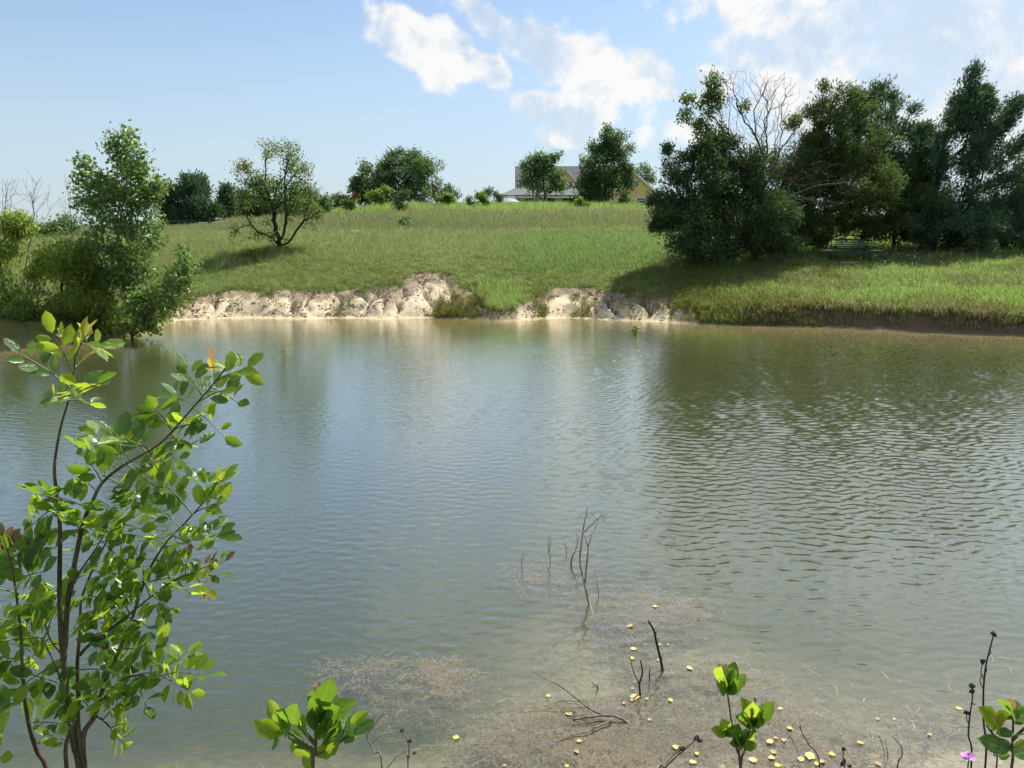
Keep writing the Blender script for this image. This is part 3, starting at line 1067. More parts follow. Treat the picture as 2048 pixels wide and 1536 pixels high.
tree('locust_tree', 'open-crowned lone tree with two trunks standing on the grassy slope', 'tree', (560, 503, 43),
     [[(555, 475), (551, 440), (541, 405), (530, 375), (532, 340), (528, 300)], [(566, 480), (573, 440), (570, 400), (570, 360), (575, 320), (582, 295)],
      [(548, 462), (525, 470), (505, 475), (480, 470), (460, 472)], [(541, 405), (515, 380), (500, 350), (485, 330)], [(570, 372), (590, 350), (605, 332)],
      [(572, 445), (595, 432), (620, 445), (635, 460)], [(535, 385), (560, 372), (590, 365)], [(560, 490), (540, 480), (528, 465)], [(566, 492), (585, 480), (592, 462)]],
     [(502, 332, 22, 22), (482, 338, 16, 10), (540, 356, 30, 18), (545, 385, 40, 22), (590, 330, 26, 20), (600, 360, 24, 22), (495, 375, 18, 16), (575, 410, 30, 20), (610, 420, 30, 20), (505, 400, 36, 14),
      (500, 458, 34, 10), (470, 466, 14, 6), (520, 448, 22, 8), (555, 470, 18, 18), (592, 468, 6, 14), (560, 302, 14, 8), (640, 440, 10, 8), (555, 385, 40, 20), (590, 395, 34, 22), (520, 365, 30, 18), (612, 425, 26, 16)],
     43, [M_MESQ, M_MESQ_Y], 41, tips=760, n=11, size=.15, spread=.17, aspect=.5, clump=8, rc=.24, tip_r=.008, cap=.34, gain=1.7, bark_m=M_BARK_DARK, pick=lone_pick, clear=.3, bf=.45,
     extra=lambda rng: np.vstack([np.array([at(535 + rng.normal() * 16, 278 + rng.random() * 40, 43 + rng.normal() * .6) for _ in range(22)]),
                                  np.array([at(582 + rng.normal() * 14, 282 + rng.random() * 36, 43 + rng.normal() * .6) for _ in range(18)])]))

# ---- right bank: junipers and a tree with a bare crown
def juniper(label, foot, trunks, blobs, D, mat, seed, **kw):
    kw = {**dict(tips=560, n=30, kind='spray', size=.22, spread=.16, clump=10, rc=.24, tip_r=.008, cap=.22, bark_m=M_BARK_DARK, shell=.3, limit=.02), **kw}
    return tree(kw.pop('name', 'juniper_tree'), label, 'tree', foot, trunks, blobs, D, mat, seed, **kw)


juniper('broad dark juniper whose skirt reaches the grass, nearest to the water', (1455, 545, 38.3),
        [[(1455, 500), (1450, 430), (1445, 350), (1440, 290)], [(1452, 480), (1400, 440), (1360, 410)]],
        [(1405, 480, 85, 36), (1355, 420, 52, 36), (1410, 420, 80, 46), (1372, 335, 44, 34), (1335, 310, 12, 10), (1430, 350, 60, 50), (1432, 290, 34, 34), (1480, 450, 60, 60), (1440, 508, 85, 18), (1345, 455, 35, 20), (1490, 380, 45, 40), (1408, 300, 28, 20), (1540, 440, 56, 54), (1535, 490, 56, 20), (1510, 340, 34, 34), (1550, 390, 40, 40), (1325, 430, 26, 26), (1310, 405, 12, 10)],
        38.3, M_JUN, 51, tips=1700, n=34, wind=(-.3, -.2, .3))


def bare_extra(rng):
    out = []
    for cx, cy, rx, ry, k in [(1480, 215, 85, 78, 460), (1560, 235, 52, 95, 340), (1530, 330, 85, 45, 190), (1650, 370, 80, 50, 200), (1390, 225, 32, 40, 80), (1605, 250, 22, 45, 70)]:
        for _ in range(k):
            u = rng.normal(size=2)
            u = u / np.linalg.norm(u) * rng.random() ** .42
            out.append(at(cx + u[0] * rx, cy + u[1] * ry, 39 + rng.normal() * 1.1))
    return np.array(out)


def bare_pick(C, rng):
    return (rng.random(len(C)) < .35).astype(int)


tree('bare_crowned_tree', 'half-dead tree whose bare twigs spread above the junipers', 'tree', (1512, 535, 39),
     [[(1512, 500), (1512, 430), (1518, 370), (1530, 320), (1510, 270), (1508, 220), (1530, 180), (1535, 140)], [(1518, 390), (1545, 350), (1560, 300), (1565, 230), (1570, 160)], [(1510, 270), (1480, 230), (1465, 180)],
      [(1530, 330), (1480, 300), (1430, 240), (1400, 215), (1380, 190)], [(1560, 300), (1590, 260), (1605, 215)], [(1525, 420), (1580, 390), (1640, 370), (1700, 365)]],
     [(1427, 175, 12, 30), (1425, 215, 16, 22), (1378, 195, 9, 8), (1372, 232, 14, 10), (1400, 245, 14, 12), (1420, 270, 24, 18), (1590, 240, 7, 6), (1575, 250, 7, 7), (1488, 215, 6, 8)],
     39, [M_OAK_L, M_MESQ_Y], 52, tips=150, n=0, tip_r=.0065, cap=.26, bark_m=M_TWIG_D, extra=bare_extra, bf=.42, seg=.35, gain=1.3, clump=6, rc=.3)
BARE = bpy.context.scene.objects['bare_crowned_tree']
_r = np.random.default_rng(520)
_T = in_blobs([(1427, 170, 11, 28), (1424, 205, 15, 24), (1378, 195, 9, 8), (1372, 232, 14, 10), (1402, 250, 14, 12), (1420, 275, 22, 18), (1590, 240, 7, 6), (1575, 250, 7, 7), (1488, 212, 6, 8), (1545, 310, 12, 12)],
              39, 420, _r, .8, 6, .3)
_V, _Q = broad_leaves(_T, 9, .15, _r, .13)
MB().add(_V, _Q).build('crown', [M_OAK_L, M_MESQ_Y], BARE, midx=(_r.random(len(_Q)) < .25).astype(int))

juniper('olive-tinted juniper spreading its boughs over the garden bench', (1568, 508, 42.4),
        [[(1580, 470), (1610, 420), (1640, 350), (1655, 280), (1665, 200)], [(1600, 440), (1660, 420), (1720, 415)], [(1640, 360), (1690, 300), (1720, 250)]],
        [(1660, 220, 34, 44), (1652, 180, 12, 18), (1690, 290, 70, 50), (1640, 330, 55, 50), (1700, 370, 95, 40), (1660, 430, 80, 36), (1750, 430, 85, 34), (1600, 450, 40, 36), (1820, 400, 36, 34), (1700, 462, 60, 18), (1620, 474, 46, 18), (1725, 205, 30, 28), (1780, 350, 50, 40), (1620, 390, 60, 40), (1585, 430, 50, 44), (1595, 340, 40, 36), (1570, 380, 40, 40), (1640, 280, 34, 34)],
        42.6, M_JUN_O, 53, tips=2000, n=34, wind=(.55, -.1, .35), cone=.5)
juniper('dark juniper with a ragged many-tipped top behind the olive one', (1790, 500, 45),
        [[(1785, 440), (1775, 350), (1770, 260), (1770, 200)]],
        [(1765, 200, 24, 26), (1800, 225, 34, 40), (1745, 250, 50, 50), (1790, 310, 66, 60), (1740, 350, 80, 60), (1800, 400, 80, 60), (1835, 290, 18, 20), (1840, 350, 36, 50), (1790, 460, 90, 26), (1860, 440, 50, 40)],
        45, M_JUN_B, 54, tips=1250, n=32, wind=(.6, 0, .5), cone=.45)


def plumes(roots, tips_, D, per=34):
    def f(rng):
        out = []
        for (rx, ry), (tx, ty) in zip(roots, tips_):
            a, b = np.array([rx, ry], float), np.array([tx, ty], float)
            for _ in range(per):
                t = .25 + .75 * rng.random() ** .8
                c = a + (b - a) * t + np.array([0, 10 * math.sin(math.pi * t)])
                w = 17 * (1 - t) ** .5 + 2
                out.append(at(c[0] + rng.normal() * w, c[1] + rng.normal() * w * .7, D + rng.normal() * .8 * (1.1 - t)))
        return np.array(out)
    return f


juniper('windswept juniper leaning right with a tall plumed top', (1868, 500, 43),
        [[(1868, 450), (1872, 380), (1882, 310), (1900, 240), (1925, 180), (1948, 138)]],
        [(1872, 300, 22, 40), (1885, 390, 46, 46), (1920, 450, 105, 36), (1850, 440, 40, 44), (1862, 262, 16, 24)],
        43, M_JUN_B, 55, tips=620, n=28, wind=(.9, 0, .45), cone=.40, size=.23,
        extra=plumes([(1885, 300), (1900, 240), (1890, 270), (1885, 320), (1880, 350), (1880, 380), (1880, 410), (1880, 440), (1880, 460), (1880, 310), (1875, 330)],
                     [(1952, 134), (1972, 180), (1980, 205), (2042, 200), (2010, 250), (2075, 262), (2085, 320), (2090, 375), (2080, 430), (1838, 262), (1832, 320)], 43, 150))
juniper('dense low juniper at the right edge of the picture', (2060, 505, 44),
        [[(2055, 460), (2060, 400), (2075, 330)]], [(2060, 430, 90, 50), (2000, 455, 80, 34), (2090, 350, 60, 50), (2130, 420, 60, 70), (1960, 470, 70, 24), (2040, 475, 70, 22)],
        44, M_JUN, 56, tips=900, n=28, wind=(.7, 0, .4))
tree('scrub_bush', 'small leafy shrub at the foot of the leaning juniper trunk', 'bush', (1600, 510, 40),
     [[(1602, 500)]], [(1605, 494, 26, 14), (1585, 498, 14, 10)], 40, M_OAK_L, 57, tips=90, n=12, size=.10, spread=.12, cap=.03, clear=.1)

# ---- the skyline
sky_cedars = [
    ('tallest cedar of the dark clump behind the cottonwood', (380, 450, 82), [(378, 372, 16, 20), (380, 400, 28, 28), (378, 428, 36, 18)], M_JUN_B),
    ('pointed cedar right of the tallest in the dark clump', (404, 450, 84), [(403, 370, 7, 20), (406, 400, 20, 26), (412, 428, 26, 18)], M_JUN),
    ('cedar at the shaded left end of the dark clump', (338, 452, 82), [(345, 390, 14, 18), (335, 412, 22, 22), (345, 432, 28, 14)], M_JUN),
    ('slim spired cedar just left of the lone slope tree', (455, 448, 90), [(453, 388, 5, 16), (455, 412, 12, 20), (458, 432, 16, 12)], M_JUN_B),
    ('wide low cedar behind the left boughs of the lone tree', (492, 448, 92), [(490, 408, 22, 20), (500, 430, 28, 14), (475, 425, 16, 16)], M_JUN),
    ('dark cedar behind the trunks of the lone tree', (535, 446, 92), [(532, 412, 22, 22), (545, 432, 28, 12)], M_JUN),
    ('small cedar in the dip left of the round oaks', (676, 432, 100), [(676, 408, 12, 12), (680, 420, 14, 8)], M_JUN_B),
]
for i, (lb, ft, bl, mt) in enumerate(sky_cedars):
    cx, top = bl[0][0], bl[0][1]
    juniper(lb, ft, [[(cx, 425), (cx, top)]], bl, ft[2], mt, 60 + i, tips=300, n=22, size=.42, spread=.28, tip_r=.015, cap=.2, group='cedars along the skyline', seg=.8, limit=.05, name='cedar_tree')
tree('hackberry_tree', 'light green round-topped tree showing past the lone tree', 'tree', (615, 440, 84),
     [[(615, 425), (618, 395)]], [(612, 400, 28, 22), (640, 412, 22, 18), (590, 410, 20, 20)], 84, M_OAK_L, 70, tips=300, n=22, size=.24, spread=.3, tip_r=.012, cap=.18, seg=.8)
tree('oak_tree', 'big round dark oak on the skyline behind the flagpole', 'tree', (815, 418, 100),
     [[(815, 400), (818, 370), (820, 335)]], [(818, 348, 56, 40), (850, 365, 46, 40), (800, 378, 54, 34), (842, 320, 26, 16), (888, 385, 22, 20), (780, 348, 28, 34), (800, 315, 22, 13), (900, 372, 7, 9), (850, 395, 40, 14)],
     100, M_OAK, 71, tips=1000, n=26, size=.30, spread=.30, tip_r=.015, cap=.3, seg=.9, aspect=.5)
tree('oak_tree', 'paler oak with a brown dying side left of the big round one', 'tree', (742, 420, 102),
     [[(742, 405), (745, 375), (745, 345)]], [(748, 352, 24, 26), (732, 378, 26, 26), (758, 385, 26, 26), (718, 372, 14, 14), (765, 345, 16, 16)],
     102, [M_OAK_L, M_OAK, bark('withered_leaf', (.10, .07, .045), (.20, .15, .10))], 72, tips=460, n=24, size=.30, spread=.3, tip_r=.015, cap=.25, seg=.9,
     pick=lambda C, rng: np.where((px_of(C[:, 0], C[:, 1], 10) > 738) & (px_of(C[:, 0], C[:, 1], 10) < 756) & (rng.random(len(C)) < .45), 2, (rng.random(len(C)) < .5).astype(int)))
for i, (lb, ft, bl, mt, nm) in enumerate([
    ('upright sapling with reddish tips before the paler oak', (698, 428, 83), [(698, 398, 14, 18), (697, 412, 17, 12)], [M_LIME, M_OAK_L, bark('red_tip_leaf', (.16, .07, .035), (.24, .11, .05))], 'sapling'),
    ('bright lime sapling with open twigs in front of the oaks', (762, 420, 84), [(762, 380, 14, 10), (770, 392, 12, 10), (752, 395, 14, 10), (780, 376, 6, 6)], M_LIME, 'sapling'),
    ('small dark upright cedar in the tall grass below the big oak', (806, 430, 80), [(806, 392, 8, 12), (806, 410, 14, 14), (808, 422, 15, 8)], M_JUN_O, 'cedar_tree'),
    ('lime green shrub at the foot of the flagpole', (885, 412, 90), [(885, 390, 18, 10), (876, 400, 14, 8), (898, 396, 10, 8)], M_LIME, 'shrub'),
    ('lime green shrub in the grass left of the house porch', (955, 412, 92), [(956, 396, 16, 9), (945, 402, 10, 7), (966, 402, 10, 6)], M_LIME, 'shrub'),
    ('small dark juniper between the lime shrub and the porch', (986, 414, 104), [(988, 388, 12, 9), (978, 394, 10, 7), (996, 398, 8, 6)], M_JUN, 'juniper_tree'),
    ('young green shrub by the yellow gable wall', (1252, 412, 110), [(1252, 396, 12, 12), (1262, 402, 12, 9), (1246, 404, 8, 8)], M_OAK_L, 'shrub'),
    ('leafy weed clump standing out of the tall grass on the crest', (1162, 420, 88), [(1162, 408, 9, 8), (1170, 412, 8, 6)], M_LIME, 'shrub'),
    ('green bush low on the hillside under the dark upright cedar', (813, 470, 62), [(814, 452, 12, 14), (818, 468, 14, 8)], M_OAK_L, 'bush')]):
    cx, top = bl[0][0], bl[0][1]
    D_ = ft[2]
    kind = 'spray' if mt in (M_JUN, M_JUN_O) else 'broad'
    pk = (lambda C, rng: np.where(C[:, 2] > np.quantile(C[:, 2], .88), 2, (rng.random(len(C)) < .5).astype(int)))
    tree(nm, lb, {'sapling': 'sapling', 'cedar_tree': 'tree', 'juniper_tree': 'tree'}.get(nm, 'shrub'), ft, [[(cx, (top + ft[1]) / 2), (cx, top)]], bl, D_, mt, 80 + i,
         tips=90, n=14, kind=kind, size=.24 if kind == 'broad' else .34, spread=.2, tip_r=.01, cap=.08, seg=.6, limit=.03, pick=pk)
tree('elm_tree', 'leafy tree in front of the grey roof, smaller of the two', 'tree', (1088, 412, 116),
     [[(1088, 390), (1087, 350), (1086, 305)]], [(1086, 312, 16, 20), (1070, 335, 22, 20), (1105, 330, 20, 20), (1088, 355, 40, 26), (1085, 378, 40, 18), (1118, 360, 10, 16)],
     116, M_OAK_L, 95, tips=620, n=20, size=.30, spread=.32, tip_r=.015, cap=.2, seg=.9)
tree('elm_tree', 'largest dark tree in front of the house, tall and dense', 'tree', (1210, 414, 113),
     [[(1210, 390), (1210, 340), (1213, 275)]], [(1215, 278, 24, 24), (1195, 305, 26, 24), (1235, 300, 26, 26), (1208, 335, 52, 26), (1195, 365, 44, 26), (1230, 370, 36, 26), (1200, 392, 46, 12), (1255, 345, 14, 22)],
     113, M_OAK, 96, tips=1000, n=24, size=.30, spread=.32, tip_r=.015, cap=.25, seg=.9)
tree('elm_tree', 'pale feathery tree rising behind the yellow gable', 'tree', (1288, 412, 150),
     [[(1288, 390), (1290, 350)]], [(1284, 345, 14, 14), (1298, 348, 12, 14), (1300, 365, 9, 14), (1280, 358, 12, 12)],
     150, M_OAK_L, 97, tips=200, n=12, size=.34, spread=.4, tip_r=.018, cap=.2, seg=1.0)

# ------------------------------------------------------------------ grass: points with instanced tufts
def tuft_mesh(name, mat, rng, blades, h, rad, w, bend, heads=0.0, head_mat=None, leafy=False):
    V, Q, T, mi = [], [], [], []
    n = 0
    tq, tt = [], []
    for b in range(blades):
        a = rng.random() * 2 * math.pi
        r = rad * math.sqrt(rng.random())
        base = np.array([math.cos(a) * r, math.sin(a) * r, -.03])
        az = rng.random() * 2 * math.pi
        lean = np.array([math.cos(az), math.sin(az), 0])
        hh = h * rng.uniform(.5, 1.15)
        k = bend * rng.uniform(.3, 1.3)
        side = np.array([-math.sin(az + .6), math.cos(az + .6), 0]) * w * .5
        p1 = base + np.array([0, 0, hh * .55]) + lean * hh * k * .25
        p2 = base + np.array([0, 0, hh]) + lean * hh * k
        V += [base - side, base + side, p1 + side * .8, p1 - side * .8, p2]
        tq.append([n, n + 1, n + 2, n + 3])
        tt.append([n + 3, n + 2, n + 4])
        n += 5
        if rng.random() < heads:
            s2 = side / (np.linalg.norm(side) + 1e-9) * .012
            up = unit(np.array([0, 0, 1.0]) + lean * k)
            a0 = p2 - up * .10
            V += [a0, a0 + up * .07 + s2, a0 + up * .17, a0 + up * .07 - s2]
            tq.append([n, n + 1, n + 2, n + 3])
            n += 4
        if leafy:
            for _ in range(4):
                t = rng.uniform(.25, 1)
                c = base * (1 - t) + p2 * t
                d = unit(rng.normal(size=3) + np.array([0, 0, .3]))
                s = unit(np.cross(d, rng.normal(size=3)))
                L = .06 * rng.uniform(.6, 1.3)
                V += [c, c + d * L * .5 + s * L * .25, c + d * L, c + d * L * .5 - s * L * .25]
                tq.append([n, n + 1, n + 2, n + 3])
                n += 4
    me = new_mesh(name, np.array(V), [np.array(tq), np.array(tt)], mat)
    COL.objects.unlink(me)
    return me


def grass_mat(name, base, tip, dry, trans=.35, tint=(.22, .30, .04)):
    m = bpy.data.materials.new(name)
    m.use_nodes = True
    T = NT(m.node_tree)
    geo = T.node('ShaderNodeNewGeometry')
    isl = geo.outputs['Random Per Island']
    pos = geo.outputs['Position']
    rnd = T.node('ShaderNodeObjectInfo').outputs['Random']
    big = T.noise(pos, .28, 4, .6)
    mid = T.noise(pos, 1.6, 3, .6)
    c = T.mix(T.m('ADD', T.m('MULTIPLY', isl, .5), T.m('MULTIPLY', rnd, .5)), base, tip)
    d = T.m('MULTIPLY', T.m('ADD', T.ramp(big, .42, .66), T.ramp(mid, .5, .75)), .5)
    c = T.mix(T.m('MULTIPLY', d, .6), c, dry)
    b = T.node('ShaderNodeBsdfPrincipled', {'Base Color': c, 'Roughness': .6, 'Specular IOR Level': .25})
    tr = T.node('ShaderNodeBsdfTranslucent', {'Color': T.mix(.5, c, tint)})
    mx = T.node('ShaderNodeMixShader', {'Fac': trans, 1: b.outputs[0], 2: tr.outputs[0]})
    o = T.node('ShaderNodeOutputMaterial')
    m.node_tree.links.new(mx.outputs[0], o.inputs[0])
    return m


def scatter(name, label, cat, pts, scl, tufts, seed):
    """A cloud of points that carries tufts by geometry nodes."""
    rng = np.random.default_rng(seed)
    o = new_mesh(name, pts, [], None)
    tag(o, label, cat, None, 'stuff')
    me = o.data
    n = len(pts)
    a = me.attributes.new('rot', 'FLOAT_VECTOR', 'POINT')
    rot = np.stack([rng.normal(0, .12, n), rng.normal(0, .12, n), rng.uniform(0, 6.283, n)], -1)
    a.data.foreach_set('vector', rot.astype(np.float32).ravel())
    a = me.attributes.new('scl', 'FLOAT', 'POINT')
    a.data.foreach_set('value', np.asarray(scl, np.float32))
    a = me.attributes.new('var', 'INT', 'POINT')
    a.data.foreach_set('value', rng.integers(0, len(tufts), n).astype(np.int32))
    ng = bpy.data.node_groups.new(name + '_nodes', 'GeometryNodeTree')
    ng.interface.new_socket('Geometry', in_out='INPUT', socket_type='NodeSocketGeometry')
    ng.interface.new_socket('Geometry', in_out='OUTPUT', socket_type='NodeSocketGeometry')
    nd, lk = ng.nodes, ng.links
    gi, go = nd.new('NodeGroupInput'), nd.new('NodeGroupOutput')
    iop = nd.new('GeometryNodeInstanceOnPoints')
    jn = nd.new('GeometryNodeJoinGeometry')
    for t in reversed(tufts):
        oi = nd.new('GeometryNodeObjectInfo')
        oi.inputs['Object'].default_value = t
        oi.inputs['As Instance'].default_value = True
        lk.new(oi.outputs['Geometry'], jn.inputs[0])

    def named(nm, dt):
        q = nd.new('GeometryNodeInputNamedAttribute')
        q.data_type = dt
        q.inputs['Name'].default_value = nm
        return q.outputs['Attribute']
    lk.new(gi.outputs[0], iop.inputs['Points'])
    lk.new(jn.outputs[0], iop.inputs['Instance'])
    iop.inputs['Pick Instance'].default_value = True
    lk.new(named('var', 'INT'), iop.inputs['Instance Index'])
    lk.new(named('rot', 'FLOAT_VECTOR'), iop.inputs['Rotation'])
    lk.new(named('scl', 'FLOAT'), iop.inputs['Scale'])
    lk.new(iop.outputs[0], go.inputs[0])
    md = o.modifiers.new('tufts', 'NODES')
    md.node_group = ng
    return o


def build_grass():
    rng = np.random.default_rng(101)
    G = dict(
        turf=grass_mat('turf_blade', (.11, .175, .050), (.20, .265, .085), (.25, .225, .115), .42, (.36, .48, .12)),
        meadow=grass_mat('meadow_blade', (.165, .24, .075), (.28, .355, .13), (.32, .305, .17), .44, (.46, .58, .18)),
        dry=grass_mat('dry_blade', (.155, .215, .078), (.285, .305, .142), (.315, .26, .175), .42, (.40, .46, .18)),
        lush=grass_mat('lush_blade', (.15, .265, .060), (.27, .395, .105), (.26, .32, .11), .48, (.46, .64, .13)),
        blue=grass_mat('fine_blade', (.135, .225, .070), (.22, .32, .115), (.25, .28, .11), .46, (.36, .52, .14)),
        thatch=grass_mat('thatch_blade', (.22, .18, .105), (.34, .285, .18), (.24, .24, .10), .35, (.40, .33, .18)),
        weed=grass_mat('weed_leaf', (.085, .115, .020), (.185, .195, .035), (.17, .14, .05), .4, (.30, .30, .04)))
    tf = {}
    for k, (bl, h, rad, w, bend, heads) in dict(turf=(20, .13, .17, .016, .6, 0), meadow=(18, .27, .18, .016, .45, .15), dry=(16, .60, .20, .017, .3, .5), lush=(16, .72, .20, .024, .4, 0),
                                                 blue=(20, .30, .17, .013, .3, .1), thatch=(16, .20, .20, .016, .9, 0), weed=(9, .42, .16, .010, .5, 0)).items():
        r = np.random.default_rng(len(k) * 7 + 5)
        tf[k] = [tuft_mesh(k + '_tuft', G[k], r, bl, h, rad, w, bend, heads, None, k == 'weed') for _ in range(4)]

    def cand(n, p0, p1, d0, d1, power=1.0):
        px = rng.uniform(p0, p1, n)
        u = rng.random(n)
        D = 1 / (1 / d0 + (1 / d1 - 1 / d0) * u) if power == 1 else d0 * (d1 / d0) ** u
        x = (px - 1024) / FPX * D * 1.02
        z, d, bare, soil, g, pxx = heights(x, D, 'all')
        return x, D, z, d, bare, soil, pxx

    sets = {k: [[], []] for k in G}

    def put(k, m, x, y, z, s):
        s = np.where((np.abs(x - 18.45) < 1.9) & (y > 38.2) & (y < 41.4), s * .4, s)      # trodden round the bench
        sets[k][0].append(np.stack([x, y, z], -1)[m])
        sets[k][1].append(s[m])

    # near slopes, from the water's edge up to 58 m
    N = 120000
    x, y, z, d, bare, soil, px = cand(N, -250, 2330, 27, 60)
    ok = (d > .12) & (bare < .35) & (soil < .5)
    f = fbm(x * .25, y * .25, 3, 40)
    f2 = fbm(x * .9, y * .9, 3, 43)
    u = rng.random(N)
    edge = d < 6.5
    right = sstep(1330, 1450, px)
    mound = (px > 958) & (px < 1048) & (d < 3.5)
    bl = (sstep(960, 1080, px) * (1 - sstep(1330, 1420, px)) * sstep(37.5, 40, y) * (1 - sstep(55, 58, y)))
    s0 = rng.uniform(.7, 1.3, N) * (.75 + .5 * f2)
    is_mound = mound & (u < .9)
    is_blue = ok & ~is_mound & (rng.random(N) < bl * .6)
    is_right = ok & ~is_mound & ~is_blue & (rng.random(N) < right)
    rest = ok & ~is_mound & ~is_blue & ~is_right
    put('lush', ok & is_mound & (u < .5), x, y, z, s0 * .55)
    put('meadow', ok & is_mound & (u >= .5), x, y, z, s0 * 1.15)
    put('blue', is_blue, x, y, z, s0 * 1.05)
    cl = fbm(x * .45, y * .45, 3, 47)
    put('lush', is_right & (u < .40) & (cl > .45), x, y, z, s0 * (.22 + 1.1 * np.maximum(cl - .45, 0)))
    put('weed', is_right & (u < .12) & (cl < .5), x, y, z, s0 * .8)
    put('dry', is_right & (u > .30) & (u < .40) & (cl < .45), x, y, z, s0 * .45)
    put('meadow', is_right & (u >= .40) & (u < .80), x, y, z, s0 * 1.0)
    put('turf', is_right & (u >= .8), x, y, z, s0 * 1.4)
    hang = (soil >= .5) & (d > .30) & (px > 1400) & (u < .6)
    put('thatch', hang & (u < .3), x, y, z, s0 * 1.1)
    put('meadow', hang & (u >= .3), x, y, z, s0 * .8)
    lip = is_right & (d < 1.5) & (px > 1480)
    put('weed', lip & (u < .25), x, y, z, s0 * .9)
    put('thatch', lip & (u > .25) & (u < .55), x, y, z, s0 * 1.5)
    put('thatch', is_right & (cl < .40) & (u > .6), x, y, z, s0 * 1.0)
    low = sstep(.3, .6, f)
    wp = rng.random(N)
    put('weed', rest & (wp < .05 * (f2 > .5)), x, y, z, s0 * .75)
    put('dry', rest & ~edge & (wp > .93) & (f2 > .55), x, y, z, s0 * .8)
    put('turf', rest & edge & (u < .75), x, y, z, s0 * 1.05)
    put('meadow', rest & edge & (u >= .75), x, y, z, s0 * .75)
    put('meadow', rest & ~edge & (u < .30 + .35 * low), x, y, z, s0 * .95)
    put('turf', rest & ~edge & (u >= .30 + .35 * low) & (u < .88), x, y, z, s0 * 1.3)
    put('dry', rest & ~edge & (u >= .88), x, y, z, s0 * (.35 + .25 * low))
    # hillside of tall grass up to the crest
    N = 95000
    x, y, z, d, bare, soil, px = cand(N, -120, 1500, 55, 112)
    f = fbm(x * .12, y * .10, 3, 50)
    f2 = fbm(x * .5, y * .5, 3, 52)
    u = rng.random(N)
    rise = sstep(55, 66, y + 5 * (f - .5))
    crest = sstep(60, 84, y + 16 * (f - .5)) * sstep(520, 700, px)
    s0 = rng.uniform(.7, 1.3, N) * (.5 + 1.0 * f2)
    lush = (u < .08 + .72 * crest ** 1.5 * (.5 + f2) + .3 * (f2 > .60)) & (px > 420)
    put('lush', lush, x, y, z, s0 * (.65 + .45 * crest) * (.5 + .5 * rise))
    strip = np.exp(-((y - (57.5 + 3.0 * (fbm(x * .15, y * 0, 2, 57) - .5))) / 2.2) ** 2) * sstep(640, 860, px)
    th = rng.random(N) < strip * .8 + .12
    put('thatch', ~lush & th, x, y, z, s0 * 1.2)
    lush = lush | th
    put('dry', ~lush & (u < .93), x, y, z, s0 * (.35 + 1.0 * rise) * np.where(px < 450, .7, 1.0))
    put('meadow', ~lush & (u >= .93), x, y, z, s0 * 1.3)
    # right behind the junipers and the far rise on the left
    N = 16000
    x, y, z, d, bare, soil, px = cand(N, 1400, 2400, 44, 90)
    put('lush', rng.random(N) < .7, x, y, z, rng.uniform(.4, .9, N))
    # the near bank on which the camera stands
    N = 9000
    x, y = rng.uniform(-7, 7, N), rng.uniform(-3, 4.15, N)
    keep = np.hypot(x, y) > .7
    z = heights(x, y)
    put('turf', keep & (rng.random(N) < .7), x, y, z, rng.uniform(.8, 1.4, N))
    put('meadow', keep & (rng.random(N) < .25) & (y < 3.4), x, y, z, rng.uniform(.6, .9, N))
    # weeds along the eroded shore and round the lone tree
    W = [(900, 622, 36, 10, 33.9, 260), (1085, 606, 20, 14, 34, 50), (1165, 612, 24, 10, 34, 40), (1260, 606, 50, 20, 34.2, 50), (1370, 622, 50, 22, 33, 180), (1450, 630, 80, 20, 32, 380),
         (1560, 630, 80, 18, 31.4, 260), (950, 628, 26, 10, 33.9, 90), (565, 508, 55, 8, 42.7, 700), (525, 510, 40, 6, 42.4, 260), (1400, 545, 110, 22, 37.5, 420), (1600, 540, 90, 18, 38.2, 320), (380, 612, 14, 8, 34.2, 30), (700, 600, 20, 8, 34.6, 25)]
    for cx, cy, rx, ry, D, n in W:
        n = int(n * 1.6)
        xx = (cx + rng.normal(size=n) * rx * .5 - 1024) * mpp(D) * 1.02
        yy = D + rng.normal(size=n) * (ry / 10) * .8
        dd = shore_dist(xx, yy)
        zz = heights(xx, yy)
        put('weed', dd > .03, xx, yy, zz, rng.uniform(.5, 1.15, n) * (1.0 if cy > 600 else .8))
    names = dict(turf=('turf_grass', 'short dark green turf above the clay and on the banks'), meadow=('meadow_grass', 'mid-height yellow-green meadow grass across the slope'),
                 dry=('tall_dry_grass', 'tall brownish seeded grass on the hillside'), lush=('lush_grass', 'bright green rank grass on the crest and right bank'),
                 thatch=('dead_thatch', 'pale brown dead thatch along the foot of the hillside'), blue=('fine_grass', 'fine blue-green grass left of the big juniper'), weed=('shore_weeds', 'leafy yellow-green weeds along the eroded shore'))
    for i, (k, (P, S)) in enumerate(sets.items()):
        P, S = np.vstack(P), np.concatenate(S)
        P[:, 2] -= .01
        scatter(names[k][0], names[k][1], 'grass' if k != 'weed' else 'weeds', P, S, tf[k], 300 + i)


build_grass()


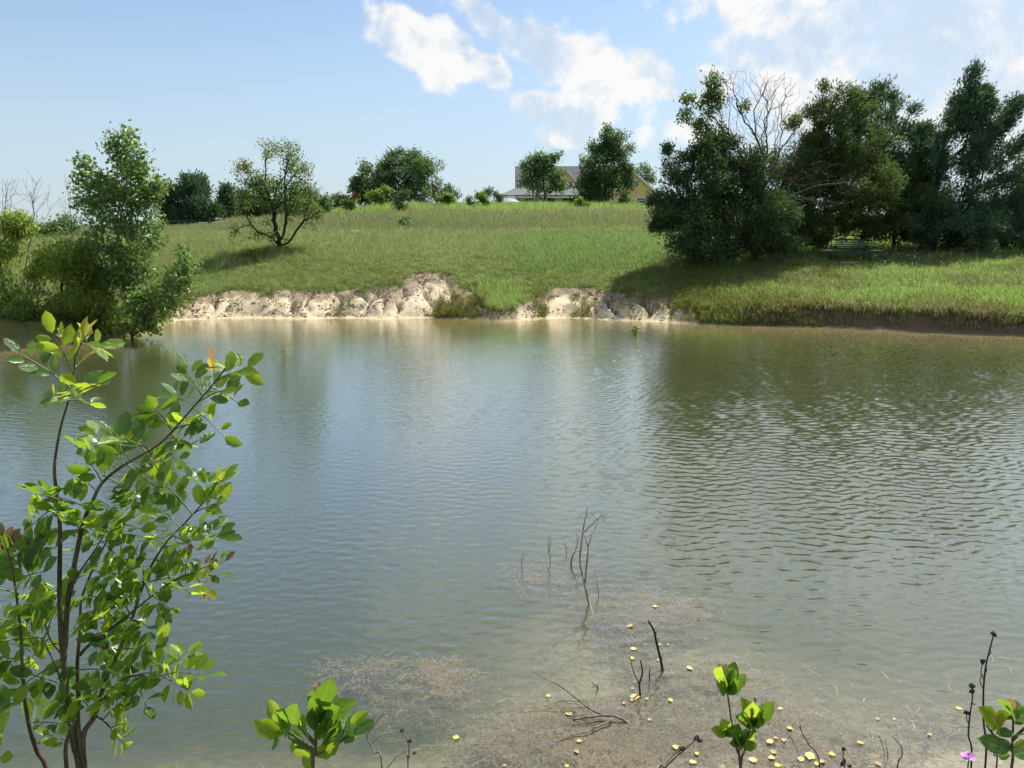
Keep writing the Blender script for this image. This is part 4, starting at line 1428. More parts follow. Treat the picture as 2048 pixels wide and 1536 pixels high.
def build_debris():
    """Clods, dead stems and chips that lie on the bare clay."""
    rng = np.random.default_rng(77)
    N = 26000
    px = rng.uniform(335, 1400, N)
    y = rng.uniform(32.5, 38.5, N)
    x = (px - 1024) / FPX * y * 1.02
    z, d, bare, soil, g, _ = heights(x, y, 'all')
    dens = fbm(x * 1.3, y * 1.5, 3, 66)
    keep = (bare > .4) & (d > .15) & (rng.random(N) < np.clip((dens - .35) * 3.2, .06, 1))
    C = np.stack([x, y, z], -1)[keep]
    n = len(C)
    V, Q = [], []
    base = np.array([[-1, -1, -.3], [1, -1, -.3], [1, 1, -.3], [-1, 1, -.3], [-.5, -.6, .6], [.6, -.5, .5], [.5, .6, .6], [-.6, .5, .5]])
    F = np.array([[4, 5, 6, 7], [0, 1, 5, 4], [1, 2, 6, 5], [2, 3, 7, 6], [3, 0, 4, 7]])
    s = rng.uniform(.012, .04, (n, 1, 1)) * rng.uniform(.5, 1.6, (n, 1, 3)) * np.where(rng.random((n, 1, 1)) < .3, np.array([2.4, .6, .7]), 1.0)
    a = rng.uniform(0, 6.28, n)
    W = base[None] * s * rng.uniform(.8, 1.2, (n, 8, 3))
    R = np.zeros((n, 3, 3))
    R[:, 0, 0], R[:, 0, 1], R[:, 1, 0], R[:, 1, 1], R[:, 2, 2] = np.cos(a), -np.sin(a), np.sin(a), np.cos(a), 1
    W = np.einsum('nij,nkj->nki', R, W) + C[:, None]
    Fq = (F[None] + (np.arange(n) * 8)[:, None, None]).reshape(-1, 4)

    def f(T):
        r = T.node('ShaderNodeNewGeometry').outputs['Random Per Island']
        return T.mix(r, (.07, .052, .035), (.36, .28, .19))
    o = new_mesh('clay_clods', W.reshape(-1, 3), Fq, principled('clod_earth', f, .95, .1))
    tag(o, 'clods and dead plant scraps littering the bare clay bank', 'debris', None, 'stuff')


build_debris()


def build_flowers():
    rng = np.random.default_rng(78)
    pts = []
    for cx, cy, rx, ry, D, n in [(712, 474, 14, 3, 55, 26), (690, 480, 60, 6, 53, 16), (1790, 528, 90, 6, 40, 40), (1930, 512, 90, 4, 42, 40), (1820, 590, 90, 12, 33.5, 24), (640, 500, 60, 4, 45, 10), (1240, 480, 60, 6, 50, 10), (1580, 555, 60, 10, 36.5, 20)]:
        for _ in range(n):
            p = at(cx + rng.normal() * rx * .6, cy, D + rng.normal() * ry * .25)
            if ground(p[0], p[1]) > .4:
                pts.append([p[0], p[1], ground(p[0], p[1]) + rng.uniform(.15, .35)])
    C = np.array(pts)
    V, Q = broad_leaves(C, 4, .055, rng, .03, .9, 1.2, 0)
    o = new_mesh('wildflowers', V, Q, flat('flower_white', (.75, .75, .68), .8, .1))
    tag(o, 'tiny white wildflower heads scattered through the grass', 'flowers', None, 'stuff')


build_flowers()

# ------------------------------------------------------------------ the house on the hill
def build_house():
    D = 130.0
    k = mpp(D)
    X = lambda px, DD=D: at(px, 400, DD)[0]
    Z = lambda py, DD=D: at(1024, py, DD)[2]
    gz = ground(X(1170), D) - .4
    e = empty('house', (X(1170), D, gz), 'yellow farmhouse with grey shingle roof and wrap-around porch on the hill', 'house')

    def siding(T):
        g = T.node('ShaderNodeTexCoord').outputs['Object']
        z = T.sep(g)['Z']
        lap = T.m('FRACT', T.m('MULTIPLY', z, 5.5))
        n = T.noise(g, 3.0, 4, .6)
        return T.mix(n, (.74, .57, .22), (.82, .64, .27)), {'bump': (lap, .6, .02)}
    M_Y = principled('yellow_siding', siding, .65, .25)

    def shingle(T):
        g = T.node('ShaderNodeTexCoord').outputs['Object']
        n = T.noise(T.vm('MULTIPLY', g, (1, 1, 5)), 2.5, 5, .7)
        return T.mix(n, (.115, .12, .13), (.21, .215, .225)), {'bump': (n, .4, .03)}
    M_R = principled('grey_shingle', shingle, .9, .15)
    M_W = flat('white_trim_paint', (.74, .74, .72), .55, .3, .05)
    M_G = flat('window_glass', (.06, .075, .09), .08, .5, .1, 2.0)
    M_S = flat('porch_floor_boards', (.42, .32, .15), .7, .2)  # brown boards of the porch floor, lightly mottled
    yf, yb = D, D + 9.0
    ym = (yf + yb) / 2
    xl, xr = X(1033), X(1272)
    ze, zr = Z(386), Z(333, ym)
    # main walls with gable ends
    mb = MB()
    t = .15
    for x in (xl + t, xr - t):
        V = np.array([[x - t / 2, yf, gz], [x - t / 2, yb, gz], [x - t / 2, yb, ze], [x - t / 2, ym, zr - .1], [x - t / 2, yf, ze],
                      [x + t / 2, yf, gz], [x + t / 2, yb, gz], [x + t / 2, yb, ze], [x + t / 2, ym, zr - .1], [x + t / 2, yf, ze]])
        mb.add(V, [[0, 1, 6, 5], [1, 2, 7, 6], [2, 3, 8, 7], [3, 4, 9, 8], [4, 0, 5, 9]], [[0, 4, 3], [0, 3, 1], [1, 3, 2], [5, 8, 9], [5, 6, 8], [6, 7, 8]])
    mb.box(((xl + xr) / 2, yf + .1, (gz + ze) / 2), (xr - xl - .6, .18, ze - gz))
    mb.box(((xl + xr) / 2, yb - .1, (gz + ze) / 2), (xr - xl - .6, .18, ze - gz))
    mb.build('wall', M_Y, e)

    def slab(a, b, c, d, th=.16):
        """A thick sheet through four corners."""
        V = np.array([a, b, c, d], float)
        n = np.cross(V[1] - V[0], V[3] - V[0])
        n = n / np.linalg.norm(n)
        if n[2] < 0:
            n = -n
        return np.vstack([V - n * th * .5, V + n * th * .5])
    ov = .45
    mb = MB()
    sl = (zr - ze) / (ym - yf)
    fe = (yf - ov, ze - ov * sl)
    be = (yb + ov, ze - ov * sl)
    mb.hexa(slab((xl - .25, fe[0], fe[1]), (xr, fe[0], fe[1]), (xr, ym, zr), (xl - .25, ym, zr)))
    mb.hexa(slab((xl - .25, ym + .01, zr), (xr, ym + .01, zr), (xr, be[0], be[1]), (xl - .25, be[0], be[1])))
    roof = mb.build('roof', M_R, e)
    MB().hexa(slab((xl - .36, fe[0] - .03, fe[1] - .02), (xl - .27, fe[0] - .03, fe[1] - .02), (xl - .27, ym, zr + .02), (xl - .36, ym, zr + .02), .24)).build('gable_board', M_W, e)
    # dormer
    xd, hw = X(1131), 22 * k
    zd0, zd1 = Z(362), Z(338)
    yd = yf + .9
    mb = MB()
    V = np.array([[xd - hw * .86, yd, zd0 - 1.3], [xd + hw * .86, yd, zd0 - 1.3], [xd + hw * .86, yd, zd0], [xd, yd, zd1 - .15], [xd - hw * .86, yd, zd0]])
    V = np.vstack([V, V + [0, 3.2, 0]])
    mb.add(V, [[1, 6, 7, 2], [0, 4, 9, 5]], [[0, 1, 2], [0, 2, 3], [0, 3, 4]])
    mb.build('dormer', M_Y, e)
    mb = MB()
    for s in (-1, 1):
        mb.hexa(slab((xd + s * hw, yd - .3, zd0 - .12), (xd + s * hw, yd + 3.4, zd0 - .12), (xd, yd + 3.4, zd1), (xd, yd - .3, zd1), .14))
    mb.build('dormer_roof', M_R, e)
    mb = MB()
    for s in (-1, 1):
        mb.hexa(slab((xd + s * hw, yd - .36, zd0 - .14), (xd + s * hw, yd - .302, zd0 - .14), (xd, yd - .302, zd1 + .02), (xd, yd - .36, zd1 + .02), .26))
    mb.build('dormer_trim', M_W, e)

    def window(px0, px1, py0, py1, y, rows=2, cols=2, shutters=False, name='window'):
        x0, x1, z0, z1 = X(px0, y), X(px1, y), Z(py1, y), Z(py0, y)
        f = MB()
        b = .11
        f.box(((x0 + x1) / 2, y - .04, z1), (x1 - x0 + 2 * b, .10, b)).box(((x0 + x1) / 2, y - .04, z0), (x1 - x0 + 2 * b, .10, b))
        f.box((x0 - b / 2 + .001, y - .045, (z0 + z1) / 2), (b, .10, z1 - z0 - b - .002)).box((x1 + b / 2 - .001, y - .045, (z0 + z1) / 2), (b, .10, z1 - z0 - b - .002))
        w = f.build(name, M_W, e)
        MB().box(((x0 + x1) / 2, y - .012, (z0 + z1) / 2), (x1 - x0 - .002, .02, z1 - z0 - b - .002)).build('pane', M_G, w)
        m = MB()
        for i in range(1, cols):
            m.box((x0 + (x1 - x0) * i / cols, y - .036, (z0 + z1) / 2), (.05, .024, z1 - z0 - b - .004))
        for i in range(1, rows):
            m.box(((x0 + x1) / 2, y - .062, z0 + (z1 - z0) * i / rows), (x1 - x0 - .004, .024, .06))
        m.build('glazing_bar', M_W, w)
        if shutters:
            for s in (-1, 1):
                cx = (x0 - b - .22) if s < 0 else (x1 + b + .22)
                MB().box((cx, y - .03, (z0 + z1) / 2), (.38, .05, z1 - z0 + .1)).build('shutter', M_W, e)
    window(1117, 1126, 362, 374, yd)
    window(1135, 1144, 362, 374, yd)
    for a, b in [(1058, 1068), (1078, 1088), (1126, 1134), (1138, 1150)]:
        window(a, b, 397, 411, yf)
    # front wing with its gable to the pond
    yw = D - 2.5
    xa, xw0, xw1 = X(1243, yw), X(1178, yw), X(1310, yw)
    za, zw = Z(324, yw), Z(384.5, yw)
    V = np.array([[xw0, yw, gz], [xw1, yw, gz], [xw1, yw, zw], [xa, yw, za], [xw0, yw, zw]])
    V = np.vstack([V, V + [0, 10.0, 0]])
    MB().add(V, [[1, 6, 7, 2], [0, 4, 9, 5]], [[0, 1, 2], [0, 2, 3], [0, 3, 4], [5, 7, 6], [5, 8, 7], [5, 9, 8]]).build('wing_wall', M_Y, e)
    dz = (za - zw) / (xw1 - xa) * .4
    mb, tr = MB(), MB()
    for s, xe in ((-1, xw0 - .4), (1, xw1 + .4)):
        mb.hexa(slab((xe, yw - .35, zw - dz + .12), (xe, yw + 10.2, zw - dz + .12), (xa, yw + 10.2, za + .12), (xa, yw - .35, za + .12), .16))
        tr.hexa(slab((xe, yw - .44, zw - dz + .06), (xe, yw - .352, zw - dz + .06), (xa, yw - .352, za + .06), (xa, yw - .44, za + .06), .34))
    mb.build('wing_roof', M_R, e)
    tr.build('wing_gable_board', M_W, e)
    window(1264, 1276, 361, 373, yw, 2, 2)
    window(1275, 1289, 396, 411, yw, 3, 3, True)
    window(1200, 1214, 396, 411, yw, 3, 3, True)
    # porch: hipped roof, posts with braces
    yp = D - 3.0
    xp0 = X(999, yp)
    zp0, zp1 = Z(391, yp), Z(377, yf)
    xh = X(1176, yp)
    xi = xl + .1
    mb = MB()
    mb.hexa(slab((xp0, yp, zp0), (xh, yp, zp0), (xh, yf - .02, zp1), (xi, yf - .02, zp1)))
    mb.hexa(slab((xp0 - .01, yp + .02, zp0), (xi - .2, yf, zp1), (xi - .2, yb, zp1), (xp0 - .01, yb, zp0)))
    mb.build('porch_roof', M_R, e)
    MB().box(((xp0 + xh) / 2, yp + .06, zp0 - .26), (xh - xp0 - .2, .12, .26)).build('porch_beam', M_W, e)
    zg = ground(xl, yp) - .3
    for px in (1007, 1043, 1080, 1117, 1154):
        x = X(px, yp)
        post = MB().box((x, yp + .1, (zg + zp0 - .4) / 2), (.16, .16, zp0 - .4 - zg)).build('post', M_W, e)
        mb = MB()
        for s in (-1, 1):
            mb.tube([(x + s * .09, yp + .1, zp0 - 1.15), (x + s * .62, yp + .1, zp0 - .42)], .055, 4)
        mb.build('brace', M_W, post)
    MB().box(((xp0 + xh) / 2, yp + 1.45, zg + .1), (xh - xp0, 2.8, .2)).build('porch_floor', M_S, e)
    x0 = X(1098)
    dr = MB().box((x0, yf - .03, gz + 1.5), (1.0, .08, 2.1)).build('door', M_W, e)
    MB().box((x0, yf - .08, gz + 1.9), (.6, .02, .9)).build('door_pane', M_G, dr)


build_house()


def build_yard():
    M_STEEL = flat('galvanised_steel', (.42, .43, .44), .45, .4, .08, 6.0, .3)
    M_WHITE = flat('white_tank_paint', (.75, .76, .76), .45, .4, .04)
    # white tank beside the porch
    c = at(1028, 407, 118)
    g = ground(c[0], c[1])
    e = empty('storage_tank', (c[0], c[1], g), 'small white tank half hidden by grass left of the porch', 'tank')
    zc = max(c[2], g + .55)
    t = np.linspace(-1, 1, 13)
    pts = np.stack([c[0] + t * .85, np.full(13, c[1]), np.full(13, zc)], -1)
    MB().tube(pts, np.sqrt(np.clip(1 - np.abs(t) ** 4, .02, 1)) * .45, 14).build('shell', M_WHITE, e, True)
    for s in (-.5, .5):
        MB().box((c[0] + s, c[1], (g + zc - .35) / 2 - .1), (.12, .5, zc - .35 - g + .3)).build('foot', M_STEEL, e)
    # thin yard poles
    for (px, py0, py1, D, lb, lamp) in [(1229, 378, 408, 104, 'thin pale pole with a lamp top before the largest tree', True), (1069, 380, 410, 106, 'thin grey pole in front of the smaller house tree', False)]:
        a = at(px, py0, D)
        g = ground(a[0], a[1])
        e = empty('yard_pole', (a[0], a[1], g), lb, 'pole')
        MB().tube([(a[0], a[1], g - .2), (a[0] + .03, a[1], (g + a[2]) / 2), (a[0] + .05, a[1], a[2])], [.055, .05, .045], 7).build('shaft', M_STEEL, e, True)
        if lamp:
            MB().box((a[0] + .16, a[1], a[2] - .02), (.42, .2, .16)).build('lamp_head', M_STEEL, e)
    # flagpole and flag
    D = 95
    a = at(861.5, 353, D)
    g = ground(a[0], a[1])
    e = empty('flagpole', (a[0], a[1], g), 'slim silver flagpole before the big round oak', 'flagpole')
    MB().tube([(a[0] + .06, a[1], g - .2), (a[0] + .03, a[1], (g + a[2]) / 2), (a[0], a[1], a[2])], [.06, .05, .035], 8).build('pole', M_STEEL, e, True)
    u = np.linspace(-1, 1, 7)
    MB().tube(np.stack([np.full(7, a[0]), np.full(7, a[1]), a[2] + .05 + u * .06], -1), np.sqrt(np.clip(1 - u * u, .02, 1)) * .06, 8).build('finial', M_STEEL, e, True)
    fl = empty('flag', (a[0] + .05, a[1] - .03, a[2] - .45), 'small blue, white and red flag with one star on the pole', 'flag')
    L, H = 1.0, .66

    def cloth(u, v):
        """Half-fallen cloth: u along the fly, v up the hoist."""
        x = .04 + u * .66 * L + .03 * math.sin(u * 7 + v * 2)
        y = -.14 * math.sin(u * 5.0 + v * 1.3) * u ** .5
        z = (v - 1) * H * (1 - .12 * u) - .55 * u ** 1.5
        return (x, y, z)

    def patch(name, u0, u1, v0, v1, col, off=0.0, parent=fl):
        n, m = 9, 6
        V = np.array([cloth(u0 + (u1 - u0) * i / (n - 1), v0 + (v1 - v0) * j / (m - 1)) for j in range(m) for i in range(n)])
        V[:, 1] -= off
        V = np.vstack([V, V + [0, .004, 0]])
        i, j = np.meshgrid(np.arange(n - 1), np.arange(m - 1))
        b = (j * n + i).ravel()
        q = np.stack([b, b + 1, b + n + 1, b + n], -1)
        return new_mesh(name, V, np.vstack([q, q[:, ::-1] + n * m]), flat('flag_' + name, col, .8, .1, .06), True, parent)
    bf = patch('blue_field', 0, .333, 0, 1, (.012, .03, .16))
    patch('white_stripe', .333, 1, .5, 1, (.78, .78, .78))
    patch('red_stripe', .333, 1, 0, .5, (.52, .015, .03))
    V = []
    for i in range(10):
        r = .12 if i % 2 == 0 else .05
        an = math.pi / 2 + i * math.pi / 5
        p = np.array(cloth(.166 + r * math.cos(an) * .9, .5 + r * math.sin(an) * 1.4))
        p[1] -= .006
        V.append(p)
    c = np.array(cloth(.166, .5))
    c[1] -= .008
    V.append(c)
    new_mesh('star', V, np.array([[10, i, (i + 1) % 10] for i in range(10)]), flat('flag_star', (.8, .8, .8), .8, .1, .05), False, bf)
    # wire fence on the left rise
    M_POST = bark('fence_post_wood', (.06, .05, .04), (.15, .13, .11))
    P = [at(px, 440, 78 + (px - 315) * .05) for px in range(312, 452, 22)]
    for p in P:
        p[2] = ground(p[0], p[1])
    e = empty('wire_fence', P[0], 'low post and wire fence before the dark cedar clump', 'fence')
    for p in P:
        MB().tube([(p[0], p[1], p[2] - .2), (p[0] + .02, p[1], p[2] + 1.25)], [.07, .06], 6).build('post', M_POST, e)
    for h in (.45, .8, 1.15):
        MB().tube([(p[0], p[1] - .07, p[2] + h) for p in P], .015, 4).build('wire', M_STEEL, e)
    a, b = at(396, 438, 77.5), at(414, 438, 77.5)
    a[2] = b[2] = max(ground(a[0], a[1]), ground(b[0], b[1])) + .85
    MB().box((a + b) / 2, (b[0] - a[0], .06, .12)).build('rail', flat('pale_rail_paint', (.6, .62, .64), .6), e)


build_yard()


def build_bench():
    D = 41.0
    k = mpp(D)
    X = lambda px: at(px, 505, D)[0]
    x0, x1 = X(1668), X(1733)
    xc = (x0 + x1) / 2
    g = ground(xc, D)
    e = empty('glider_bench', (xc, D, g), 'dark green metal glider bench with a tray table on each side', 'bench')
    M = flat('green_bench_paint', (.012, .035, .030), .4, .4, .2)
    M_T = flat('pale_tray_metal', (.55, .60, .60), .35, .5, .1, 8.0, .2)
    top, seat = g + 1.08, g + .44
    for x in (x0, x1):
        for s in (-1, 1):
            MB().tube([(x + (-.05 if x == x0 else .05), D + s * .42, ground(x, D + s * .42) - .05), (x, D + s * .14, g + .62), (x, D + s * .06, g + .78)], .026, 7).build('leg', M, e, True)
        MB().tube([(x, D - .36, g + .64), (x, D - .2, g + .665), (x, D + .2, g + .665), (x, D + .36, g + .70)], .025, 7).build('armrest', M, e, True)
        MB().tube([(x, D + .30, seat - .06), (x, D + .38, g + .75), (x, D + .44, top)], .024, 7).build('back_post', M, e, True)
    for i in range(6):
        y = D - .28 + i * .095
        MB().box((xc, y, seat), (x1 - x0 - .34, .07, .028)).build('seat_slat', M, e)
    MB().box((xc, D - .33, seat - .05), (x1 - x0 - .34, .03, .15)).build('seat_apron', M, e)
    for i in range(5):
        z = seat + .16 + i * .115
        MB().box((xc, D + .30 + i * .025, z), (x1 - x0 - .34, .022, .075)).build('back_slat', M, e)
    MB().tube([(x0, D + .44, top), (xc, D + .45, top + .03), (x1, D + .44, top)], .024, 7).build('top_rail', M, e, True)
    MB().tube([(x0, D - .36, g + .63), (xc, D - .37, g + .625), (x1, D - .36, g + .63)], .020, 7).build('front_rail', M, e, True)
    for xa, xb in ((X(1641), X(1661)), (X(1738), X(1759))):
        MB().box(((xa + xb) / 2, D - .05, g + .52), (xb - xa, .5, .03)).build('tray', M_T, e)
        for x in (xa + .03, xb - .03):
            for y in (D - .27, D + .17):
                MB().tube([(x, y, ground(x, y) - .04), (x, y, g + .505)], .013, 6).build('tray_leg', M, e)
    p = at(1700, 528, 39.6)
    gp = ground(p[0], p[1])
    o = MB().box((p[0], p[1], gp + .10), (.95, .14, .05), .06).build('board', flat('bleached_board', (.42, .39, .33), .8, .1, .2), None, origin=(p[0], p[1], gp + .10))
    tag(o, 'bleached board lying in the grass below the glider bench', 'board')
    # little leafy sprig that stands in the water
    w = on_water(1271, 668)
    rng = np.random.default_rng(9)
    e = empty('water_sprig', (w[0], w[1], 0), 'little green sprig standing out of the water off the far shore', 'plant')
    tips = np.array([w + np.array([rng.normal() * .11, rng.normal() * .08, rng.uniform(.08, .25)]) for _ in range(14)])
    mb = MB()
    for t_ in tips:
        mb.tube([w + [0, 0, -.25], w * .6 + t_ * .4, t_], [.008, .006, .004], 4)
    mb.build('stem', M_TWIG, e)
    V, Q = broad_leaves(tips, 5, .10, rng, .04)
    MB().add(V, Q).build('foliage', M_LIME, e)


build_bench()

# ------------------------------------------------------------------ near plants: leaves as separate parts
def near_leaf_mat(name, a, b, through, trans=.5, rough=.32):
    m = bpy.data.materials.new(name)
    m.use_nodes = True
    T = NT(m.node_tree)
    rnd = T.node('ShaderNodeObjectInfo').outputs['Random']
    isl = T.node('ShaderNodeNewGeometry').outputs['Random Per Island']
    g = T.node('ShaderNodeTexCoord').outputs['Object']
    o_ = T.sep(g)
    vein = T.ramp(T.m('ABSOLUTE', o_['X']), .0, .035, .55, 0)
    rib = T.m('MULTIPLY', T.ramp(T.m('FRACT', T.m('ADD', T.m('MULTIPLY', o_['Y'], 9.0), T.m('MULTIPLY', T.m('ABSOLUTE', o_['X']), -7.0))), .0, .16, .35, 0), 1.0)
    n = T.noise(g, 5.0, 4, .6)
    f = T.m('FRACT', T.m('ADD', rnd, isl))
    c = T.mix(T.m('ADD', T.m('MULTIPLY', f, .7), T.m('MULTIPLY', n, .3)), a, b)
    c = T.mix(T.m('MAXIMUM', vein, rib), c, tuple(min(1, v * 1.5 + .02) for v in b))
    bs = T.node('ShaderNodeBsdfPrincipled', {'Base Color': c, 'Roughness': rough, 'Specular IOR Level': .5,
                                             'Normal': T.node('ShaderNodeBump', {'Height': T.m('ADD', n, T.m('MULTIPLY', vein, -1.0)), 'Strength': .25, 'Distance': .05}).outputs[0]})
    tr = T.node('ShaderNodeBsdfTranslucent', {'Color': T.mix(.6, T.vm('SCALE', c, 1.6), through)})
    mx = T.node('ShaderNodeMixShader', {'Fac': trans, 1: bs.outputs[0], 2: tr.outputs[0]})
    o = T.node('ShaderNodeOutputMaterial')
    m.node_tree.links.new(mx.outputs[0], o.inputs[0])
    return m


M_LEAF = near_leaf_mat('sapling_leaf_green', (.024, .070, .014), (.065, .140, .026), (.36, .58, .03), .47)
M_LEAF_L = near_leaf_mat('sapling_leaf_lime', (.090, .180, .018), (.160, .260, .028), (.60, .74, .04), .58)
M_LEAF_Y = near_leaf_mat('sapling_leaf_yellow', (.22, .22, .022), (.34, .27, .04), (.72, .60, .05), .55)
M_LEAF_R = near_leaf_mat('sapling_leaf_bronze', (.15, .085, .045), (.24, .13, .07), (.46, .28, .10), .40)
M_STEM = bark('sapling_bark', (.06, .046, .032), (.17, .135, .095))
M_STEM_G = flat('petiole_green', (.13, .16, .05), .5, .3, .2, 60.0)
M_DEAD = bark('dead_twig', (.10, .085, .07), (.26, .225, .19))
M_DEAD_P = bark('bleached_twig', (.24, .215, .19), (.48, .44, .40))
M_DEAD_D = bark('wet_dead_twig', (.022, .017, .013), (.075, .058, .043))


def leaf_shape(seed, rows=7, wid=.50, tipk=1.0):
    """A unit leaflet along +Y: ovate, folded on its midrib and curling at the tip."""
    rng = np.random.default_rng(seed)
    curl, fold, twist = rng.uniform(-.05, .28), rng.uniform(.10, .38), rng.uniform(-.25, .25)
    V, Q = [], []
    t = np.linspace(0, 1, rows)
    for i, y in enumerate(t):
        w = wid * .5 * (math.sin(math.pi * min(1, y ** 1.12)) ** .62 if 0 < y < 1 else .0) * (1.0 + .10 * math.sin(i * 3.1 + seed))
        z = -curl * y * y
        tw = twist * y
        for s in (-1, 0, 1):
            x = s * w
            zz = z + abs(s) * w * fold + math.sin(i * 2.3 + s + seed) * .012
            V.append([x * math.cos(tw) - 0 * zz, y * (1 - .10 * curl), zz + x * math.sin(tw)])
    V = np.array(V)
    for i in range(rows - 1):
        for j in (0, 1):
            a = i * 3 + j
            Q.append([a, a + 1, a + 4, a + 3])
    # leaf thickness is a paper-thin real sheet, as leaves are
    return V, np.array(Q)


LEAF_DATA = {}
for mi, m_ in enumerate((M_LEAF, M_LEAF_L, M_LEAF_Y, M_LEAF_R)):
    LEAF_DATA[m_.name] = []
    for v in range(5):
        V_, Q_ = leaf_shape(v * 7 + 1)
        o_ = new_mesh('leaf', V_, Q_, m_, True)
        LEAF_DATA[m_.name].append(o_.data)
        bpy.data.objects.remove(o_)


def frame(D, N):
    D = unit(D)
    N = unit(N - D * (N @ D))
    X = np.cross(D, N)
    return X, D, N


class Plant:
    """Gathers stems, petioles and leaflets, then makes the parts."""
    def __init__(self, name, foot, label, cat, limit=300, group=None):
        self.e = empty(name, foot, label, cat, group)
        self.L, self.limit, self.stems, self.pet = [], limit, [], MB()

    def leaf(self, p, d, n, size, mat):
        self.L.append((np.asarray(p, float), np.asarray(d, float), np.asarray(n, float), size, mat))

    def compound(self, p, d, rng, length, leaflets, size, mat, mat_tip=None, sag=.25):
        """A pinnate leaf: a stalk with paired leaflets and one at the end."""
        d = unit(d)
        up = np.array([0, 0, 1.0])
        n = unit(up + rng.normal(size=3) * .42 + np.array([.1, -.65, 0]))
        X, D, N = frame(d, n)
        k = 7
        pts = [np.asarray(p, float) + D * length * t + np.array([0, 0, -sag * length * t * t]) for t in np.linspace(0, 1, k)]
        self.pet.tube(pts, np.linspace(.0022, .0011, k), 4, False)
        pairs = (leaflets - 1) // 2
        for i in range(pairs):
            t = .32 + .62 * i / max(1, pairs - .4)
            q = pts[0] + (pts[-1] - pts[0]) * t + np.array([0, 0, sag * length * t * (1 - t) * .8])
            for s in (-1, 1):
                ld = unit(D * rng.uniform(.35, .75) + X * s * 1.0 + N * rng.uniform(-.1, .45) + np.array([0, 0, .30]) + rng.normal(size=3) * .20)
                ln = unit(N + rng.normal(size=3) * .38 + X * s * -.2)
                self.leaf(q + ld * .008, ld, ln, size * rng.uniform(.72, 1.12) * (.82 + .25 * math.sin(math.pi * t)), mat if rng.random() > .32 else M_LEAF_L)
        self.leaf(pts[-1], unit(D + np.array([0, 0, .2]) + rng.normal(size=3) * .15), unit(N + rng.normal(size=3) * .3), size * rng.uniform(.9, 1.2), mat_tip or mat)

    def build(self):
        e = self.e
        loc = np.array(e.location)
        for pts, r, m in self.stems:
            MB().tube(pts, r, 8).build('stem', m, e, True)
        if self.pet.n:
            self.pet.build('petioles', M_STEM_G, e, True)['kind'] = 'stuff'
        self.L.sort(key=lambda l: -l[3] / (np.linalg.norm(l[0] - [0, 0, EYE]) + .1))
        rest = {}
        for i, (p, d, n, s, m) in enumerate(self.L):
            X, D, N = frame(d, n)
            M = np.stack([X, D, N], 1) * s
            me = LEAF_DATA[m.name][i % 5]
            if i < self.limit:
                o = bpy.data.objects.new('leaf', me)
                COL.objects.link(o)
                o.parent = e
                T = np.eye(4)
                T[:3, :3] = M
                T[:3, 3] = p - loc
                o.matrix_local = Matrix(T.tolist())
            else:
                V = np.empty(len(me.vertices) * 3, np.float32)
                me.vertices.foreach_get('co', V)
                rest.setdefault(m.name, MB()).add(V.reshape(-1, 3) @ M.T + p, leaf_shape(1)[1])
        if rest:
            V, Q, mi, n0 = [], [], [], 0
            mats = [bpy.data.materials[k] for k in rest]
            for j, mb in enumerate(rest.values()):
                q = np.concatenate(mb.Q)
                V.append(np.concatenate(mb.V))
                Q.append(q + n0)
                mi += [j] * len(q)
                n0 += mb.n
            o = new_mesh('small_leaves', np.concatenate(V) - loc, np.concatenate(Q), mats, True, e, midx=mi)
            tag(o, kind='stuff')
        return e


def curve(pts, n=5):
    P = np.asarray(pts, float)
    P = np.vstack([2 * P[0] - P[1], P, 2 * P[-1] - P[-2]])
    out = []
    for i in range(1, len(P) - 2):
        for t in np.linspace(0, 1, n, endpoint=False):
            p0, p1, p2, p3 = P[i - 1:i + 3]
            out.append(.5 * ((2 * p1) + (-p0 + p2) * t + (2 * p0 - 5 * p1 + 4 * p2 - p3) * t * t + (-p0 + 3 * p1 - 3 * p2 + p3) * t ** 3))
    out.append(P[-2])
    return np.array(out)


